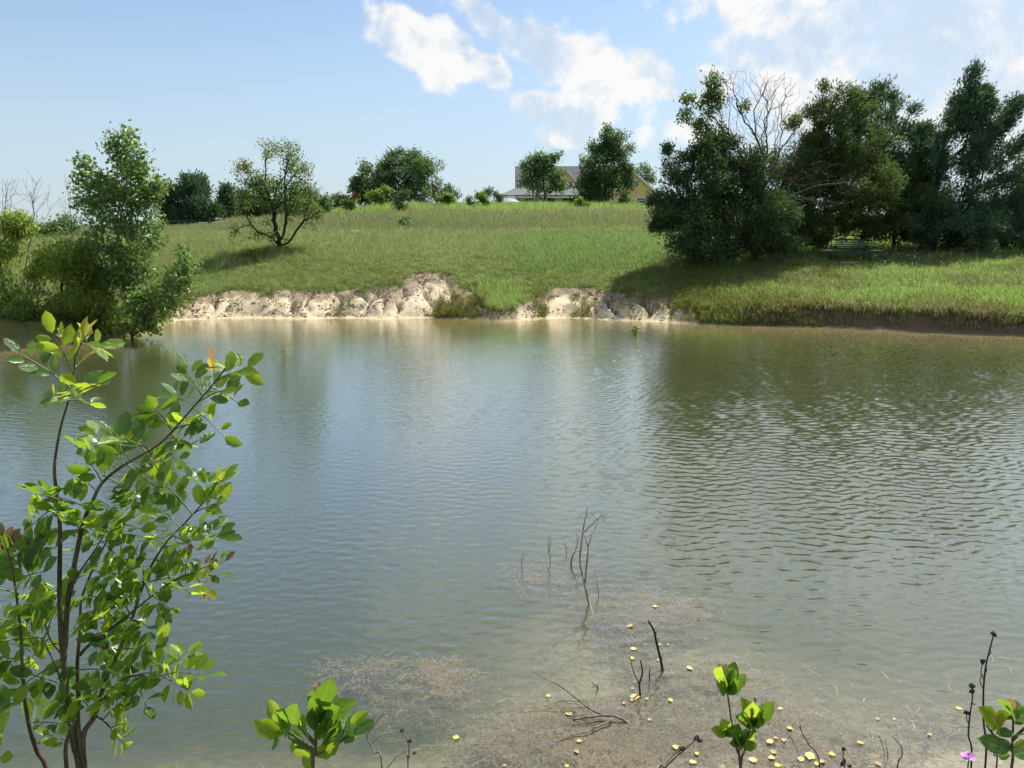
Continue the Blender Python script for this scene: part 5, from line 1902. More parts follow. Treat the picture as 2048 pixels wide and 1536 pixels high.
def build_sapling():
    rng = np.random.default_rng(1234)
    Y0 = 1.78
    fx = at(158, 1536, Y0)
    foot = np.array([fx[0] + .02, Y0 + .02, ground(fx[0], Y0)])
    pl = Plant('sapling', foot, 'leafy green sapling filling the near left side of the picture', 'sapling')
    base = foot + np.array([0, 0, -.03])
    mid = at(156, 1640, Y0)

    def stem(px, r0, r1, from_ground=True, mat=M_STEM, shift=0):
        pts = [at(p[0], p[1], Y0 + (p[2] if len(p) > 2 else 0)) for p in px]
        if from_ground:
            b = base + np.array([shift * .03, rng.normal() * .02, 0])
            pts = [b, b * .5 + pts[0] * .5 + np.array([rng.normal() * .01, 0, 0])] + pts
        c = curve(pts)
        pl.stems.append((c, r1 + (r0 - r1) * (1 - np.linspace(0, 1, len(c))) ** 1.5, mat))
        return c
    S = {}
    S['A'] = stem([(160, 1536), (149, 1493), (136, 1398), (127, 1319), (122, 1271), (119, 1177), (120, 1069), (116, 1000, .02), (109, 950, .03), (112, 905, .04), (123, 848, .05), (136, 803, .05), (147, 746, .05), (150, 700, .05), (137, 668, .05)], .0115, .0018)
    S['B'] = stem([(127, 1319), (131, 1271), (136, 1202, -.02), (149, 1129, -.04), (161, 1069, -.05), (171, 1033, -.06), (186, 1000, -.08), (205, 965, -.08), (245, 932, -.1), (294, 904, -.10), (330, 878, -.12), (386, 815, -.14), (425, 770, -.15), (452, 735, -.15)], .0080, .0018, False)
    S['C'] = stem([(166, 1510), (190, 1430, .03), (215, 1350, .05), (240, 1297, .06), (263, 1240, .08), (282, 1183, .08), (304, 1129, .1), (335, 1082, .1), (368, 1048, .1), (416, 994, .1), (432, 965, .1)], .009, .0016, shift=1)
    S['D'] = stem([(161, 1493), (157, 1398, .04), (155, 1325, .05), (161, 1256, .06), (163, 1200, .07), (185, 1140, .08), (215, 1080, .08), (240, 1040, .08)], .009, .0018, shift=-1)
    S['E'] = stem([(100, 1560), (73, 1500), (54, 1430, -.02), (44, 1328, -.03), (41, 1265, -.03), (32, 1186, -.04), (20, 1120, -.04), (12, 1095, -.04)], .009, .0018, shift=-2)
    S['F'] = stem([(133, 1536, -.03), (139, 1460, -.03), (133, 1400, -.03), (110, 1330, -.04), (85, 1280, -.05)], .008, .0018, shift=-1)
    S['G'] = stem([(160, 1310, .05), (174, 1294, .03), (215, 1262, .0), (253, 1233, -.02), (304, 1192, -.03), (348, 1161, -.04), (400, 1140, -.05)], .005, .0016, False)
    S['H'] = stem([(180, 1445, .03), (200, 1410, 0), (230, 1372, -.03), (262, 1352, -.05), (310, 1352, -.07), (350, 1345, -.08)], .005, .0016, False)
    S['I'] = stem([(127, 1310), (100, 1275, .02), (85, 1225, .03), (75, 1180, .04)], .005, .0016, False)
    S['J'] = stem([(135, 1210, -.02), (150, 1160, -.06), (190, 1100, -.1), (205, 1075, -.1)], .004, .0016, False)
    S['K'] = stem([(190, 1430, .03), (205, 1440, 0), (222, 1455, -.04)], .004, .0016, False)
    S['L'] = stem([(282, 1183, .08), (262, 1165, .1), (245, 1150, .12)], .003, .0014, False)
    # compound leaves: (px, py, toward px, toward py, depth, length px, leaflets, leaflet px, material)
    G_, L_, Y_, R_ = M_LEAF, M_LEAF_L, M_LEAF_Y, M_LEAF_R
    spec = [
        (147, 745, 120, 690, 0, 90, 5, 46, L_), (149, 715, 170, 668, 0, 60, 5, 46, Y_), (143, 690, 130, 655, .02, 40, 3, 34, R_), (150, 735, 185, 690, .06, 60, 3, 50, Y_),
        (142, 775, 62, 712, -.04, 105, 5, 48, G_), (142, 775, 232, 745, -.06, 110, 5, 48, G_), (136, 800, 85, 780, .04, 70, 5, 38, G_), (136, 800, 180, 800, .05, 60, 5, 36, G_), (140, 780, 160, 800, -.08, 50, 5, 48, L_),
        (445, 745, 478, 715, -.02, 52, 5, 44, Y_), (430, 765, 425, 720, 0, 55, 3, 44, Y_), (420, 775, 490, 800, -.04, 88, 5, 50, G_), (405, 795, 375, 735, 0, 70, 5, 48, G_), (385, 815, 445, 860, -.05, 96, 5, 46, G_),
        (390, 812, 330, 775, .05, 88, 5, 50, G_), (345, 862, 305, 800, 0, 84, 5, 50, G_), (350, 858, 400, 830, -.04, 62, 5, 46, L_), (335, 875, 420, 880, -.06, 90, 5, 40, G_), (318, 888, 345, 910, -.04, 50, 5, 44, G_),
        (294, 908, 255, 850, .02, 84, 7, 48, G_), (294, 908, 320, 940, -.05, 50, 5, 44, G_), (260, 922, 235, 860, .05, 84, 7, 50, L_), (250, 925, 300, 960, -.05, 80, 7, 48, G_), (228, 934, 180, 830, .05, 110, 7, 46, L_),
        (210, 945, 150, 880, 0, 92, 7, 46, G_), (205, 950, 260, 975, -.05, 84, 7, 48, G_), (195, 985, 130, 915, .05, 90, 7, 44, L_), (192, 1000, 250, 1010, -.05, 86, 7, 50, G_), (180, 1020, 120, 985, .03, 90, 7, 48, G_),
        (172, 1035, 240, 1055, -.06, 96, 7, 48, L_), (165, 1060, 100, 1010, .03, 100, 7, 50, G_), (118, 1000, 65, 975, -.04, 78, 7, 48, G_), (117, 1010, 80, 1030, -.02, 76, 7, 46, L_), (119, 1060, 65, 1075, -.03, 80, 5, 46, G_), (165, 1055, 225, 1095, -.06, 92, 7, 44, G_),
        (428, 970, 452, 945, 0, 46, 5, 36, L_), (425, 978, 398, 955, 0, 44, 5, 34, G_), (416, 994, 448, 990, -.02, 44, 5, 32, G_), (385, 1030, 345, 980, .02, 80, 7, 42, L_), (368, 1048, 420, 1060, -.04, 88, 7, 44, G_), (360, 1055, 320, 1010, .03, 80, 7, 42, G_),
        (345, 1072, 405, 1090, -.05, 88, 7, 46, L_), (335, 1082, 300, 1060, .02, 60, 5, 40, G_), (325, 1095, 390, 1075, -.03, 92, 7, 44, G_),
        (240, 1040, 275, 1000, 0, 70, 5, 46, G_), (235, 1048, 285, 1050, -.03, 62, 5, 44, L_), (215, 1080, 265, 1075, -.03, 62, 5, 44, G_), (205, 1078, 175, 1050, 0, 60, 5, 44, G_),
        (20, 1120, 10, 1085, 0, 46, 7, 34, R_), (22, 1130, 60, 1110, -.03, 80, 7, 50, G_), (28, 1165, 100, 1120, -.04, 100, 7, 54, G_), (32, 1186, -20, 1170, 0, 76, 7, 52, G_), (36, 1215, 80, 1200, -.05, 78, 7, 52, L_), (40, 1250, -15, 1230, 0, 80, 7, 50, G_), (42, 1280, 90, 1265, -.04, 80, 7, 50, G_),
        (44, 1320, -10, 1310, 0, 80, 7, 46, L_), (46, 1345, 90, 1355, -.05, 76, 7, 46, G_), (50, 1400, 5, 1420, 0, 76, 7, 44, G_), (58, 1445, 110, 1440, -.05, 70, 7, 40, G_), (75, 1180, 50, 1130, 0, 80, 7, 52, G_), (80, 1205, 130, 1150, .02, 90, 7, 52, G_), (85, 1225, 60, 1240, .03, 60, 5, 46, G_), (100, 1275, 70, 1300, .02, 66, 5, 44, G_), (95, 1260, 110, 1215, 0, 56, 5, 46, G_),
        (205, 1075, 220, 1030, -.02, 54, 5, 44, G_), (150, 1160, 185, 1130, -.04, 56, 5, 42, G_), (163, 1200, 215, 1170, .0, 76, 7, 44, G_), (161, 1230, 220, 1200, -.04, 84, 7, 46, G_), (160, 1260, 205, 1225, -.05, 76, 7, 44, L_), (135, 1220, 95, 1190, .05, 62, 5, 42, G_), (185, 1140, 235, 1150, -.02, 72, 7, 42, G_),
        (390, 1142, 428, 1125, 0, 56, 5, 36, R_), (385, 1145, 410, 1175, -.03, 52, 5, 40, Y_), (348, 1161, 400, 1190, -.03, 76, 7, 42, L_), (340, 1165, 330, 1120, 0, 62, 7, 42, G_), (304, 1192, 355, 1215, -.04, 80, 7, 42, G_), (300, 1192, 280, 1140, .02, 70, 7, 44, G_), (370, 1150, 375, 1115, .01, 40, 3, 28, R_), (253, 1233, 300, 1245, -.03, 76, 7, 42, G_), (260, 1230, 240, 1185, .02, 64, 7, 42, G_), (215, 1262, 265, 1275, -.04, 72, 7, 42, G_),
        (245, 1150, 225, 1125, 0, 52, 5, 42, L_), (250, 1155, 270, 1120, 0, 52, 5, 42, G_), (290, 1165, 350, 1150, .03, 76, 7, 40, L_), (310, 1120, 360, 1125, .03, 72, 7, 40, G_),
        (350, 1345, 400, 1345, 0, 60, 5, 46, L_), (345, 1348, 375, 1300, 0, 76, 7, 44, L_), (320, 1352, 380, 1375, -.03, 80, 7, 46, L_), (300, 1352, 310, 1300, .02, 80, 7, 48, G_), (270, 1352, 285, 1390, -.02, 68, 7, 44, G_), (262, 1352, 255, 1300, .02, 76, 7, 46, G_), (235, 1370, 240, 1320, .02, 66, 7, 44, G_), (225, 1378, 275, 1405, -.05, 72, 7, 42, L_), (275, 1350, 330, 1330, -.02, 80, 7, 44, G_),
        (222, 1455, 270, 1430, 0, 64, 7, 36, L_), (215, 1450, 245, 1480, 0, 60, 7, 34, L_), (205, 1440, 240, 1400, .02, 66, 7, 38, G_), (190, 1430, 160, 1390, .02, 62, 5, 38, G_), (158, 1400, 195, 1370, -.03, 66, 7, 38, L_), (156, 1340, 200, 1335, -.03, 62, 5, 36, G_), (145, 1450, 115, 1420, -.03, 56, 5, 34, L_), (85, 1280, 60, 1255, 0, 60, 7, 44, G_), (110, 1330, 70, 1350, -.03, 66, 7, 42, G_), (133, 1400, 110, 1380, -.03, 48, 5, 34, G_), (150, 1490, 120, 1475, -.03, 46, 5, 30, L_), (240, 1297, 290, 1290, 0, 66, 7, 42, G_), (232, 1310, 205, 1270, .05, 60, 5, 40, G_),
        (-20, 1360, 25, 1345, -.1, 70, 7, 44, G_), (-25, 1440, 15, 1420, -.1, 66, 5, 44, G_), (-20, 1500, 25, 1515, -.1, 66, 5, 46, L_), (-15, 1260, 25, 1290, -.1, 64, 7, 42, L_)]
    for px, py, tx, ty, dy, ln, nl, lp, mt in spec:
        p = at(px, py, Y0 + dy * .4)
        q = at(tx, ty, Y0 + dy * 2.2 + rng.normal() * .05)
        slant = np.linalg.norm(p - [0, 0, EYE])
        u_ = slant / math.hypot(FPX, 400)
        pl.compound(p, q - p, rng, ln * u_ * 1.02, nl + 2 if nl > 3 else nl, lp * u_ * .80, mt, R_ if mt is Y_ and rng.random() < .3 else None, sag=.12)
    # young wood in between, so that the crown has depth
    for key, t0, t1, cnt in [('B', .55, .95, 6), ('C', .55, .95, 6), ('A', .97, .99, 1), ('G', .3, .9, 3), ('E', .4, .9, 5), ('D', .6, .9, 2), ('H', .4, .9, 3)]:
        c = S[key]
        for t in np.linspace(t0, t1, cnt):
            i = int(t * (len(c) - 1))
            d = rng.normal(size=3) * np.array([1, .9, .45]) + np.array([0, .3, .25])
            pl.compound(c[i], d, rng, rng.uniform(.06, .10), int(rng.choice([5, 7])), rng.uniform(.040, .056), G_ if rng.random() < .7 else L_, sag=.15)
    pl.build()


build_sapling()


def small_plant(name, label, px_base, Y, stems, leaves, seed, r=.004, cat='plant', stem_m=None, tufts=()):
    rng = np.random.default_rng(seed)
    b = at(px_base[0], px_base[1], Y)
    foot = np.array([b[0], Y, ground(b[0], Y)])
    pl = Plant(name, foot, label, cat)
    for s in stems:
        pts = [at(p[0], p[1], Y + (p[2] if len(p) > 2 else 0)) for p in s]
        if s[0][1] >= px_base[1] - 5:
            pts = [foot + [0, 0, -.02], (foot + pts[0]) / 2 + rng.normal(size=3) * .01] + pts
        c = curve(pts)
        pl.stems.append((c, np.linspace(r, r * .45, len(c)), stem_m or M_STEM))
    for px, py, tx, ty, mt in leaves:
        p, q = at(px, py, Y + rng.normal() * .01), at(tx, ty, Y + rng.normal() * .035)
        d = q - p
        n = np.array([rng.normal() * .5, -.75, .6])
        pl.leaf(p, d, n, np.linalg.norm(d) * .98, mt)
    for cx, cy, n, lo, hi in tufts:
        for i in range(n):
            a = math.radians(rng.uniform(-70, 70))
            ln = rng.uniform(lo, hi)
            p, q = at(cx + rng.normal() * 3, cy + rng.normal() * 4, Y + rng.normal() * .012), at(cx + ln * math.sin(a), cy - ln * math.cos(a) * .9, Y + rng.normal() * .03)
            pl.leaf(p, q - p, np.array([rng.normal() * .8, -.6, .5]), np.linalg.norm(q - p), M_LEAF_L if rng.random() < .3 else M_LEAF)
    pl.build()
    return pl


G_, L_, Y_, R_ = M_LEAF, M_LEAF_L, M_LEAF_Y, M_LEAF_R
small_plant('seedling', 'bright green seedling with broad leaves at the bottom edge', (625, 1540), 1.42,
            [[(626, 1540), (630, 1510), (632, 1470), (635, 1430), (640, 1405)], [(631, 1505), (600, 1480), (565, 1455)], [(631, 1508), (670, 1490), (700, 1470)], [(632, 1490), (610, 1465), (590, 1440)]],
            [(636, 1420, 633, 1358, R_), (640, 1415, 662, 1358, G_), (634, 1440, 622, 1380, G_), (645, 1420, 694, 1402, G_), (650, 1440, 712, 1395, L_), (634, 1465, 620, 1418, G_), (648, 1455, 680, 1420, G_),
             (572, 1455, 532, 1398, L_), (586, 1450, 588, 1410, G_), (598, 1462, 606, 1428, L_), (565, 1470, 508, 1446, L_), (560, 1455, 566, 1420, G_), (575, 1480, 600, 1455, G_), (560, 1480, 540, 1490, G_),
             (628, 1514, 578, 1488, L_), (632, 1514, 680, 1482, L_), (612, 1500, 585, 1460, G_), (650, 1490, 665, 1448, G_), (688, 1472, 700, 1422, G_), (705, 1470, 750, 1440, G_), (688, 1488, 720, 1462, G_), (700, 1448, 735, 1424, L_),
             (625, 1540, 605, 1512, L_), (640, 1480, 652, 1440, G_), (618, 1475, 600, 1440, L_), (655, 1470, 676, 1440, G_), (560, 1468, 545, 1440, G_)], 5, .005, tufts=[(636, 1440, 6, 36, 60), (575, 1462, 4, 30, 50), (690, 1470, 4, 30, 50)])
small_plant('seedling', 'thin twin-stemmed seedling with three leaf tufts over the brown shallows', (1480, 1545), 2.0,
            [[(1480, 1545), (1474, 1500), (1464, 1450), (1457, 1400), (1453, 1378)], [(1481, 1540), (1488, 1505), (1497, 1470), (1502, 1446)], [(1480, 1530), (1478, 1500), (1482, 1480)], [(1470, 1478), (1460, 1465), (1452, 1470)]],
            [(1453, 1380, 1437, 1326, L_), (1453, 1352, 1450, 1328, R_), (1454, 1380, 1470, 1322, G_), (1452, 1382, 1430, 1345, G_), (1455, 1380, 1484, 1352, G_), (1456, 1374, 1472, 1338, L_), (1452, 1385, 1434, 1368, G_), (1456, 1386, 1480, 1366, L_), (1452, 1378, 1442, 1340, G_), (1455, 1378, 1462, 1340, L_),
             (1502, 1448, 1490, 1398, L_), (1503, 1426, 1516, 1398, R_), (1503, 1450, 1548, 1402, G_), (1502, 1450, 1480, 1425, G_), (1504, 1450, 1530, 1410, G_), (1503, 1452, 1522, 1436, G_), (1502, 1440, 1507, 1405, L_), (1501, 1452, 1486, 1440, G_),
             (1482, 1490, 1470, 1450, G_), (1483, 1490, 1512, 1462, L_), (1482, 1492, 1495, 1455, G_), (1484, 1495, 1516, 1488, G_), (1481, 1495, 1465, 1475, L_), (1454, 1472, 1446, 1442, L_), (1453, 1472, 1470, 1446, G_), (1452, 1474, 1450, 1476, L_), (1481, 1497, 1492, 1478, Y_), (1455, 1472, 1478, 1450, G_)], 6, .0042, tufts=[(1454, 1380, 12, 26, 54), (1503, 1450, 12, 24, 48), (1482, 1494, 9, 22, 40), (1453, 1472, 6, 18, 32)])
small_plant('seedling', 'broad-leaved seedling cut off by the right edge', (2022, 1545), 1.7,
            [[(2022, 1545), (2024, 1500), (2026, 1455), (2025, 1420)], [(2025, 1480), (2050, 1455), (2075, 1430)], [(2024, 1500), (1995, 1478), (1972, 1450)]],
            [(2025, 1420, 2018, 1394, R_), (2026, 1432, 2046, 1404, G_), (2026, 1440, 2064, 1420, L_), (1995, 1455, 1970, 1418, L_), (2005, 1460, 1990, 1436, Y_), (2024, 1462, 2000, 1470, G_), (2028, 1470, 2060, 1462, G_), (2024, 1492, 1985, 1484, G_), (2026, 1496, 2055, 1480, L_),
             (2022, 1500, 1958, 1478, M_LEAF), (2026, 1510, 2058, 1500, G_), (2022, 1510, 1992, 1512, G_), (2026, 1446, 2050, 1440, G_), (1992, 1470, 2004, 1448, L_)], 7, .0045, tufts=[(2026, 1440, 7, 24, 44)])


def stalk(name, label, pts, Y, r, heads=(), twigs=(), mat=None, head_r=.008, cat='weed', head_mat=None, seed=1):
    """A dry weed stem: heads are (px, py) of seed heads."""
    rng = np.random.default_rng(seed)
    P = [at(p[0], p[1], Y + (p[2] if len(p) > 2 else 0)) for p in pts]
    foot = np.array([P[-1][0], Y, ground(P[-1][0], Y)])
    e = empty(name, foot, label, cat)
    c = curve(P[::1] + [(P[-1] + foot) / 2, foot + [0, 0, -.02]])
    MB().tube(c, np.linspace(r * .6, r * 1.15, len(c)), 6).build('stem', mat or M_DEAD_D, e, True)
    for tw in twigs:
        q = curve([at(p[0], p[1], Y) for p in tw])
        MB().tube(q, np.linspace(r * .55, r * .35, len(q)), 5).build('twig', mat or M_DEAD_D, e, True)
    for h in heads:
        p = at(h[0], h[1], Y)
        mb = MB()
        for _ in range(9):
            d = unit(rng.normal(size=3) + [0, 0, .3])
            q = p + d * head_r * .55
            mb.tube([p - d * head_r * .2, q, p + d * head_r * 1.1], [head_r * .42, head_r * .5, head_r * .08], 5)
        mb.build('seed_head', head_mat or M_DEAD_D, e, True)['kind'] = 'stuff'
    return e


stalk('weed_stalk', 'tallest dry weed stalk with a dark seed head by the right edge', [(1987, 1270), (1982, 1290), (1972, 1330), (1967, 1380), (1967, 1440), (1970, 1540)], 1.75, .0026, [(1988, 1269), (1966, 1324)],
      [[(1968, 1360), (1962, 1345), (1965, 1326)], [(1976, 1312), (1982, 1305), (1979, 1296)], [(1967, 1352), (1973, 1340), (1971, 1330)], [(1967, 1378), (1960, 1362), (1963, 1350)]], seed=2)
stalk('weed_stalk', 'shorter forked dry weed stalk left of the tallest one', [(1944, 1372), (1945, 1395), (1940, 1430), (1937, 1470), (1942, 1540)], 1.75, .0024, [(1944, 1372), (1945, 1384), (1934, 1425)], [[(1938, 1450), (1933, 1435), (1934, 1424)], [(1944, 1405), (1950, 1411)]], seed=3)
stalk('weed_stalk', 'short dark weed stalk with a single round head beside the edge seedling', [(1984, 1450), (1984, 1480), (1988, 1510), (1992, 1545)], 1.7, .002, [(1984, 1450)], [[(1986, 1500), (1982, 1496), (1985, 1492)]], seed=4)
stalk('weed_stalk', 'short dry stalk with clustered dark heads low in the shallows', [(1688, 1498), (1686, 1515), (1688, 1545)], 2.1, .002, [(1688, 1498), (1690, 1522), (1684, 1528), (1700, 1532)], [[(1688, 1525), (1698, 1534)]], seed=5)
stalk('weed_stalk', 'leaning dry weed stalk with frayed heads over the algae', [(1394, 1477), (1375, 1494), (1352, 1514), (1330, 1535), (1318, 1550)], 2.2, .0026, [(1394, 1477), (1398, 1482), (1364, 1497)], [[(1362, 1500), (1345, 1512), (1332, 1528)]], seed=6, head_r=.011)
stalk('dry_twig', 'thin upright dry twig with bare forks right of the broad seedling', [(770, 1425), (752, 1443), (738, 1462), (735, 1478), (748, 1505), (765, 1540)], 1.6, .0022, [], [[(738, 1462), (768, 1433)], [(742, 1490), (760, 1472), (778, 1466)]], M_DEAD, seed=7, cat='twig')
stalk('weed_stalk', 'grey weed stalk with small round buds near the bottom edge', [(805, 1461), (812, 1475), (817, 1490), (818, 1515), (816, 1545)], 1.6, .002, [(804, 1461), (820, 1481), (828, 1507)], [[(817, 1520), (805, 1495), (797, 1480)], [(775, 1535), (795, 1512), (815, 1502), (827, 1504)]], M_DEAD, seed=8, head_r=.0055)
stalk('dry_twig', 'thin dark twig bent over leaning leaves at the bottom edge', [(1600, 1453), (1606, 1470), (1618, 1490), (1640, 1540)], 2.2, .0022, [(1600, 1453)], [[(1575, 1466), (1590, 1490), (1602, 1520)]], seed=9, head_r=.004, cat='twig')
stalk('dry_twig', 'curved grass-like twig pair rising from the shallows on the right', [(1785, 1473), (1803, 1495), (1803, 1515), (1793, 1545)], 2.1, .002, [], [[(1770, 1480), (1775, 1510), (1770, 1540)], [(1757, 1470), (1768, 1500), (1768, 1540)]], seed=10, cat='twig')


def build_flower():
    p = at(1937, 1516, 1.6)
    rng = np.random.default_rng(3)
    e = empty('flower', (p[0], 1.6, ground(p[0], 1.6)), 'pale purple scabious-like flower at the bottom right', 'flower')
    MB().tube(curve([p, p + [.002, 0, -.08], [p[0] + .01, 1.6, ground(p[0], 1.6) - .02]]), .0018, 5).build('stem', M_STEM_G, e, True)
    m = near_leaf_mat('lilac_petal', (.42, .22, .46), (.62, .36, .62), (.6, .3, .6), .35, .6)
    for i in range(26):
        a = i * 2.4
        t = (i / 26) ** .5
        d = unit(np.array([math.cos(a) * t, math.sin(a) * t, .9 - .7 * t]))
        L = .009 + .008 * t
        V, Q = leaf_shape(i % 5, 4, .7)
        X, Dd, N = frame(d, np.array([0, -.3, 1.0]) + rng.normal(size=3) * .2)
        MB().add((V * L) @ np.stack([X, Dd, N], 1).T + p + d * .003, Q).build('petal', m, e, True)


build_flower()


# ------------------------------------------------------------------ things in the shallow water
def branch(name, label, lines, r, mat, cat='branch', origin=None):
    """A dead branch: each line is [(px, py, height above water or None)...]; a point is put on the water or above its own foot."""
    first = None
    mb = MB()
    for ln, rr in zip(lines, r):
        c = curve(ln)
        mb.tube(c, np.linspace(rr[0], rr[1], len(c)), 6)
    o = np.asarray(lines[0][0], float)
    b = mb.build(name, mat, None, True, origin=(o[0], o[1], 0.0))
    return tag(b, label, cat)


def up(px, py, Yb, dy=0.0):
    return at(px, py, Yb + dy)


def build_snags():
    w = on_water(1179, 1210)
    Y = w[1]
    sub = w + np.array([.12, -.25, -.35])
    branch('snag', 'tallest grey snag with forked twigs standing in the water', [
        [sub, w, up(1172, 1180, Y), up(1165, 1150, Y, .02), up(1160, 1120, Y, .03), up(1163, 1085, Y, .05), up(1168, 1050, Y, .05), up(1176, 1012, Y, .05)],
        [up(1170, 1165, Y, .01), up(1173, 1130, Y, -.02), up(1176, 1095, Y, -.04), up(1166, 1062, Y, -.05)], [up(1176, 1095, Y, -.04), up(1185, 1068, Y, -.08)],
        [up(1167, 1065, Y, .05), up(1185, 1048, Y, .0), up(1205, 1030, Y, -.05), up(1208, 1045, Y, -.06)], [up(1172, 1035, Y, .05), up(1178, 1022, Y, .08), up(1187, 1034, Y, .1)],
        [up(1180, 1072, Y, .1), up(1190, 1058, Y, .12), up(1198, 1036, Y, .14)]], [(.017, .0045), (.011, .0045), (.006, .003), (.007, .0028), (.0045, .0022), (.0045, .0022)], M_DEAD_P)
    w = on_water(1142, 1128)
    Y = w[1]
    branch('snag', 'low crooked grey snag just behind the tallest one', [
        [w + [0, .1, -.3], w, up(1146, 1110, Y), up(1150, 1104, Y), up(1161, 1100, Y)], [up(1150, 1104, Y), up(1155, 1085, Y), up(1152, 1065, Y)], [up(1155, 1085, Y), up(1160, 1070, Y)]], [(.014, .007), (.006, .003), (.0045, .0025)], M_DEAD_P)
    w = on_water(1101, 1122)
    Y = w[1]
    branch('snag', 'upright twin-pronged twig left of the tallest snag', [[w + [0, 0, -.3], w, up(1097, 1100, Y), up(1096, 1068, Y)], [up(1098, 1105, Y), up(1101, 1085, Y), up(1100, 1068, Y)]], [(.008, .0035), (.006, .003)], M_DEAD_P)
    w = on_water(1044, 1138)
    Y = w[1]
    branch('snag', 'small crooked twig farthest left of the snags', [[w + [0, 0, -.3], w, up(1043, 1118, Y), up(1046, 1105, Y)], [up(1043, 1120, Y), up(1050, 1112, Y), up(1048, 1103, Y)]], [(.005, .002), (.003, .0015)], M_DEAD)
    w = on_water(1133, 1105)
    Y = w[1]
    branch('snag', 'tiny forked twig between the twin-pronged twig and the tallest snag', [[w + [0, 0, -.2], w, up(1130, 1090, Y), up(1128, 1085, Y)], [up(1131, 1094, Y), up(1139, 1100, Y)]], [(.004, .002), (.003, .0015)], M_DEAD_D)
    w = on_water(1197, 1190)
    Y = w[1]
    branch('snag', 'fine straight twig close right of the tallest snag', [[w + [0, 0, -.2], w, up(1194, 1165, Y), up(1190, 1140, Y)], [up(1196, 1185, Y), up(1203, 1182, Y)]], [(.004, .0018), (.003, .0015)], M_DEAD)
    w = on_water(1325, 1337)
    Y = w[1]
    branch('snag', 'thick dark stick slanting up from the brown algae', [[w + [.05, -.1, -.25], w, up(1319, 1310, Y), up(1313, 1285, Y), up(1308, 1262, Y), up(1297, 1242, Y)], [up(1310, 1268, Y), up(1314, 1262, Y)], [up(1322, 1325, Y), up(1324, 1312, Y)]], [(.012, .008), (.006, .004), (.004, .002)], M_DEAD_D)
    w = on_water(1280, 1390)
    Y = w[1]
    branch('snag', 'forked dark stick standing beside floating yellow leaves', [[w + [0, -.05, -.2], w, up(1279, 1368, Y), up(1285, 1345, Y), up(1281, 1320, Y)], [up(1279, 1368, Y), up(1268, 1345, Y), up(1258, 1312, Y)]], [(.009, .005), (.005, .002)], M_DEAD_D)
    w = on_water(1299, 1358)
    Y = w[1]
    branch('snag', 'short stub of twig between the two dark sticks', [[w + [0, 0, -.15], w, up(1299, 1345, Y), up(1300, 1337, Y)]], [(.006, .003)], M_DEAD_D)
    w = on_water(1196, 1376)
    Y = w[1]
    branch('snag', 'hooked twig tip poking up left of the floating leaves', [[w + [-.06, -.1, -.12], w, up(1190, 1370, Y), up(1183, 1365, Y)], [w, up(1188, 1373, Y), up(1184, 1377, Y)]], [(.005, .003), (.003, .002)], M_DEAD_D)
    e0, e1 = on_water(1247, 1442), on_water(1146, 1446)
    e0, e1 = e0 + [0, 0, .01], e1 + [0, 0, .03]
    mid = on_water(1213, 1438) + [0, 0, .03]
    Ym = mid[1]
    branch('fallen_branch', 'grey branched limb lying half sunk at the water surface', [
        [e0 + [.2, -.1, -.12], e0, mid, on_water(1180, 1442) + [0, 0, .035], e1],
        [mid, at(1195, 1425, Ym + .03), at(1178, 1416, Ym + .06), at(1150, 1395, Ym + .12), at(1120, 1372, Ym + .18), at(1100, 1362, Ym + .22), at(1064, 1343, Ym + .28)],
        [on_water(1225, 1440) + [0, 0, .02], on_water(1218, 1448) + [0, 0, .02], on_water(1190, 1460) + [0, 0, .02], on_water(1172, 1468) + [0, 0, .015], on_water(1142, 1473) + [0, 0, .01], on_water(1092, 1492) + [0, 0, -.01]],
        [at(1165, 1405, Ym + .09), at(1145, 1402, Ym + .1), on_water(1118, 1408) + [0, 0, .02], on_water(1090, 1416) + [0, 0, .01]], [at(1178, 1416, Ym + .06), on_water(1150, 1420) + [0, 0, .02], on_water(1100, 1420) + [0, 0, .012], on_water(1035, 1426) + [0, 0, -.004]],
        [on_water(1177, 1441) + [0, 0, .03], on_water(1155, 1420) + [0, 0, .05], on_water(1135, 1414) + [0, 0, .03]], [at(1180, 1416, Ym + .06), at(1172, 1405, Ym + .07), at(1155, 1398, Ym + .09)]],
        [(.010, .008), (.009, .003), (.008, .003), (.004, .002), (.003, .0015), (.003, .0015), (.003, .0015)], M_DEAD)
    w = on_water(206, 1288)
    Y = w[1]
    branch('snag', 'dark broken stub breaking the surface behind the sapling', [[w + [.1, 0, -.15], w, up(203, 1276, Y), up(198, 1270, Y)], [w + [.06, 0, -.05], up(212, 1279, Y), up(208, 1268, Y)], [w + [-.1, .05, -.05], up(196, 1284, Y), up(190, 1286, Y)]], [(.03, .012), (.02, .008), (.016, .008)], M_DEAD_D)


build_snags()


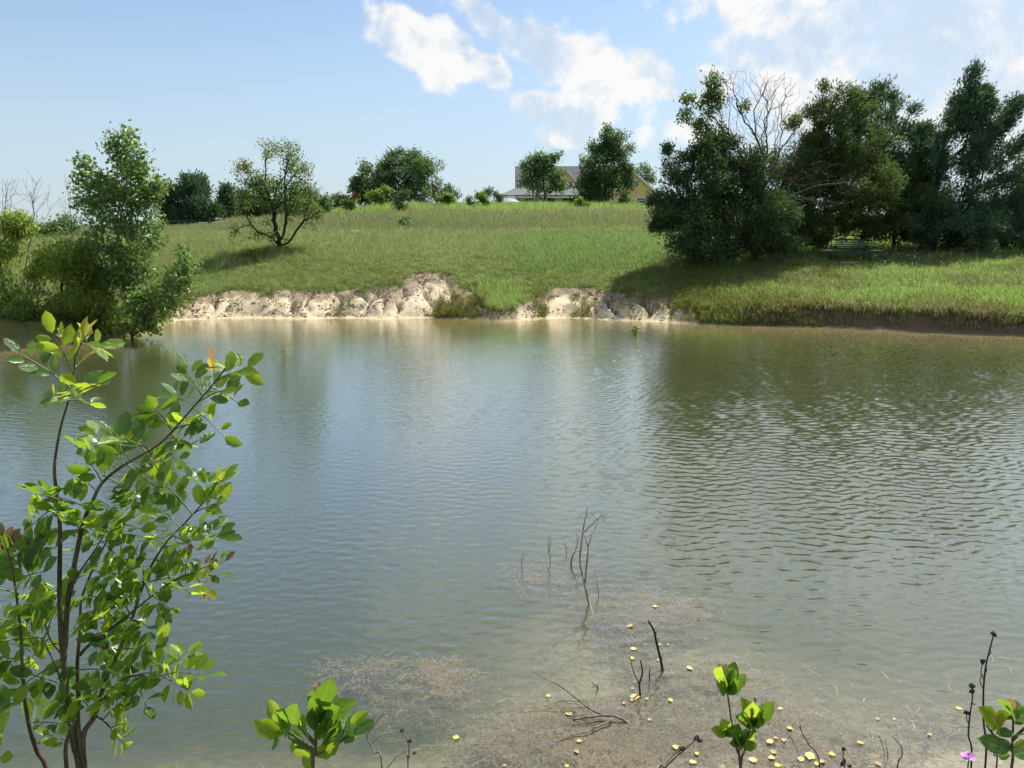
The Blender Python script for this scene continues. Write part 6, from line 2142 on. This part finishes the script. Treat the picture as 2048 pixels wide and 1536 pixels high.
def build_floating():
    def fl(T):
        rnd = T.node('ShaderNodeObjectInfo').outputs['Random']
        g = T.node('ShaderNodeTexCoord').outputs['Object']
        n = T.noise(g, 4.0, 4, .6)
        c = T.mix(rnd, (.46, .33, .06), (.60, .50, .20))
        c = T.mix(T.ramp(T.m('FRACT', T.m('MULTIPLY', rnd, 7.31)), .70, .80), c, (.30, .21, .10))
        return T.mix(T.m('MULTIPLY', T.ramp(n, .50, .70), .7), c, (.34, .21, .08))
    m = principled('fallen_leaf_yellow', fl, .55, .35)
    datas = []
    for v in range(5):
        rng = np.random.default_rng(900 + v)
        a = np.linspace(0, 2 * np.pi, 19)[:-1]
        r = .5 * (1 + .10 * np.cos(a) + .04 * np.cos(3 * a) + rng.normal(size=18) * .045)
        r[0] *= 1.3
        z = .22 * rng.uniform(.2, 1) * (np.sin(a * 1 + rng.random() * 6)) ** 2
        V = [[0, 0, .01]] + [[r[i] * math.cos(a[i]), r[i] * math.sin(a[i]) * .92, .03 + z[i]] for i in range(18)]
        T = [[0, i + 1, (i + 1) % 18 + 1] for i in range(18)]
        mb = MB().add(V, None, T)
        mb.tube([(-.45, 0, .03), (-.8, .05, .035), (-1.15, .16 * rng.normal(), .03)], .022, 4)
        o = mb.build('floating_leaf', m)
        datas.append(o.data)
        bpy.data.objects.remove(o)
    pts = [(1310, 1214, 11), (1262, 1253, 12), (1255, 1254, 8), (1336, 1290, 7), (1268, 1299, 12), (1265, 1318, 11), (1317, 1321, 8), (1379, 1337, 16), (1265, 1378, 10), (1272, 1395, 18), (1265, 1400, 12), (1248, 1406, 11), (1293, 1399, 11), (1097, 1393, 10),
           (1137, 1428, 17), (1158, 1483, 10), (1153, 1504, 11), (1353, 1496, 14), (1394, 1508, 13), (1507, 1522, 19), (1540, 1484, 15), (1544, 1517, 15), (1385, 1525, 12), (1561, 1418, 12), (1580, 1458, 15), (1552, 1477, 10), (1568, 1482, 15), (1547, 1505, 15), (1555, 1532, 16), (1602, 1519, 14),
           (1620, 1513, 19), (1644, 1525, 11), (1720, 1486, 12), (1756, 1439, 9), (1788, 1439, 7), (1664, 1510, 11), (1757, 1529, 12), (1917, 1418, 14), (913, 1477, 16), (1633, 1529, 12), (1010, 1532, 10), (1134, 1533, 9), (1860, 1470, 8), (1300, 1440, 9), (1341, 1402, 10), (1320, 1290, 6), (1270, 1365, 8), (1520, 1440, 8)]
    rng = np.random.default_rng(33)
    for i, (px, py, w) in enumerate(pts):
        p = on_water(px, py)
        o = bpy.data.objects.new('floating_leaf', datas[i % 5])
        COL.objects.link(o)
        s = w * rng.uniform(.6, .95) * np.linalg.norm(p - [0, 0, EYE]) / FPX
        o.scale = (s, s, s)
        o.location = (p[0], p[1], .006)
        o.rotation_euler = (rng.normal() * .05, rng.normal() * .05, rng.uniform(0, 6.28))
        if (px, py) == (913, 1477):
            tag(o, 'lone yellow leaf floating apart, left of the brown shallows', 'leaf', 'fallen leaves afloat')
        elif (px, py) == (1917, 1418):
            tag(o, 'pale yellow leaf floating alone left of the tallest weed stalk', 'leaf', 'fallen leaves afloat')
        elif (px, py) == (1379, 1337):
            tag(o, 'yellow leaf floating right of the thick dark stick', 'leaf', 'fallen leaves afloat')
        else:
            if py < 1292:
                lb = 'small yellow leaf on the algae beyond the thick dark stick'
            elif 1240 <= px <= 1350 and py < 1445:
                lb = 'yellow leaf floating in the cluster round the forked dark stick'
            elif px < 1170:
                lb = 'yellow leaf floating beside the half-sunk grey limb'
            elif px < 1400:
                lb = 'yellow leaf floating by the leaning weed stalk with frayed heads'
            elif px < 1660:
                lb = 'yellow leaf in the thick scatter right of the twin-stemmed seedling'
            else:
                lb = 'yellow leaf adrift in the pale shallows near the dry twigs'
            tag(o, lb, 'leaf', 'fallen leaves afloat')


build_floating()


def build_algae():
    rng = np.random.default_rng(44)
    pat = [(700, 1345, 60, 22, .03, 70), (740, 1325, 50, 16, .02, 40), (875, 1340, 55, 26, .02, 130), (800, 1385, 110, 34, .10, 110), (900, 1370, 50, 24, .05, 60), (840, 1400, 80, 22, .12, 60),
           (1085, 1150, 70, 36, .06, 150), (1150, 1140, 90, 36, .12, 90), (1040, 1130, 60, 26, .12, 60), (1200, 1120, 90, 30, .16, 70), (1180, 1190, 90, 30, .12, 80),
           (1290, 1225, 100, 34, .04, 330), (1330, 1215, 60, 24, .03, 160), (1390, 1220, 60, 26, .08, 90), (1260, 1280, 70, 26, .08, 130), (1240, 1200, 60, 22, .08, 90), (1150, 1310, 90, 24, .2, 50),
           (1300, 1340, 60, 40, .05, 160), (1400, 1350, 90, 40, .04, 260), (1230, 1440, 160, 50, .03, 480), (1130, 1440, 110, 40, .04, 260), (1400, 1440, 130, 60, .03, 420), (1150, 1500, 170, 40, .03, 380), (1350, 1500, 170, 36, .02, 380), (1550, 1420, 110, 40, .04, 160),
           (1560, 1500, 130, 40, .03, 200), (1750, 1470, 150, 50, .05, 140), (1700, 1520, 150, 24, .03, 140), (1880, 1430, 110, 40, .10, 80), (1000, 1500, 80, 40, .06, 120), (590, 1510, 120, 30, .22, 70), (980, 1470, 40, 20, .04, 40), (1500, 1360, 60, 30, .06, 60), (1600, 1450, 60, 30, .05, 60)]
    # one feathery sprig
    def sprig(r):
        V, Q = [], []
        n = 0
        stem = [np.array([0, 0, 0.])]
        d = unit(np.array([1, 0, .25]))
        for i in range(5):
            d = unit(d + r.normal(size=3) * np.array([.3, .5, .3]))
            stem.append(stem[-1] + d * .035)
        segs = list(zip(stem[:-1], stem[1:]))
        for s in stem[1:]:
            for _ in range(5):
                q = unit(r.normal(size=3) * np.array([1, 1, .5]))
                segs.append((s, s + q * r.uniform(.015, .04)))
        for a, b in segs:
            t = unit(b - a)
            s_ = unit(np.cross(t, r.normal(size=3))) * .0013
            V += [a - s_, a + s_, b + s_ * .5, b - s_ * .5]
            Q.append([n, n + 1, n + 2, n + 3])
            n += 4
        return np.array(V), np.array(Q)
    S = [sprig(np.random.default_rng(k)) for k in range(6)]
    mb = MB()
    for cx, cy, rx, ry, dep, n in pat:
        for _ in range(int(n * 1.35)):
            u = rng.normal(size=2) * .55
            w = on_water(cx + u[0] * rx, min(cy + u[1] * ry, 1560))
            z0 = ground(w[0], w[1]) if False else -2
            z = -abs(dep + rng.normal() * .035) - .008
            V, Q = S[rng.integers(6)]
            a = rng.uniform(0, 6.28)
            s = rng.uniform(.6, 1.5)
            R = np.array([[math.cos(a), -math.sin(a), 0], [math.sin(a), math.cos(a), 0], [0, 0, .7]])
            mb.add((V * s) @ R.T + [w[0], w[1], z], Q)

    def f(T):
        pos = T.node('ShaderNodeNewGeometry').outputs['Position']
        r = T.node('ShaderNodeNewGeometry').outputs['Random Per Island']
        n = T.noise(pos, 1.2, 3, .6)
        c = T.mix(r, (.12, .10, .048), (.29, .245, .125))
        return T.mix(T.ramp(n, .45, .7), c, T.mix(r, (.18, .13, .062), (.34, .26, .135)))
    V = np.concatenate(mb.V)
    V[:, 2] = np.minimum(V[:, 2], -.006)
    o = new_mesh('algae_mats', V, np.concatenate(mb.Q), principled('pond_algae', f, .9, .1))
    tag(o, 'feathery brown algae mats just under the shallow water', 'algae', None, 'stuff')


build_algae()


def build_litter():
    """Straw, chips and stem scraps on the floor of the shallows."""
    rng = np.random.default_rng(45)
    mb = MB()
    for _ in range(380):
        px, py = rng.uniform(1000, 2040), rng.uniform(1290, 1545)
        w = on_water(px, py)
        if rng.random() > np.clip((py - 1270) / 220, .1, 1):
            continue
        a = rng.uniform(0, 6.28)
        L = rng.uniform(.02, .09)
        d = np.array([math.cos(a), math.sin(a), 0]) * L
        z = -rng.uniform(.004, .05)
        c = np.array([w[0], w[1], z])
        s = np.array([-d[1], d[0], 0]) / L * rng.uniform(.0012, .003)
        k = np.array([rng.normal(), rng.normal(), 0]) * L * .12
        V = [c - d - s, c - d + s, c + k + s, c + k - s, c + d + s * .6, c + d - s * .6]
        mb.add(V, [[0, 1, 2, 3], [3, 2, 4, 5]])

    def f(T):
        r = T.node('ShaderNodeNewGeometry').outputs['Random Per Island']
        return T.mix(r, (.18, .14, .08), (.46, .39, .25))
    o = mb.build('straw_litter', principled('straw', f, .8, .2))
    tag(o, 'scraps of straw and dead stems in the clear shallows', 'litter', None, 'stuff')


build_litter()
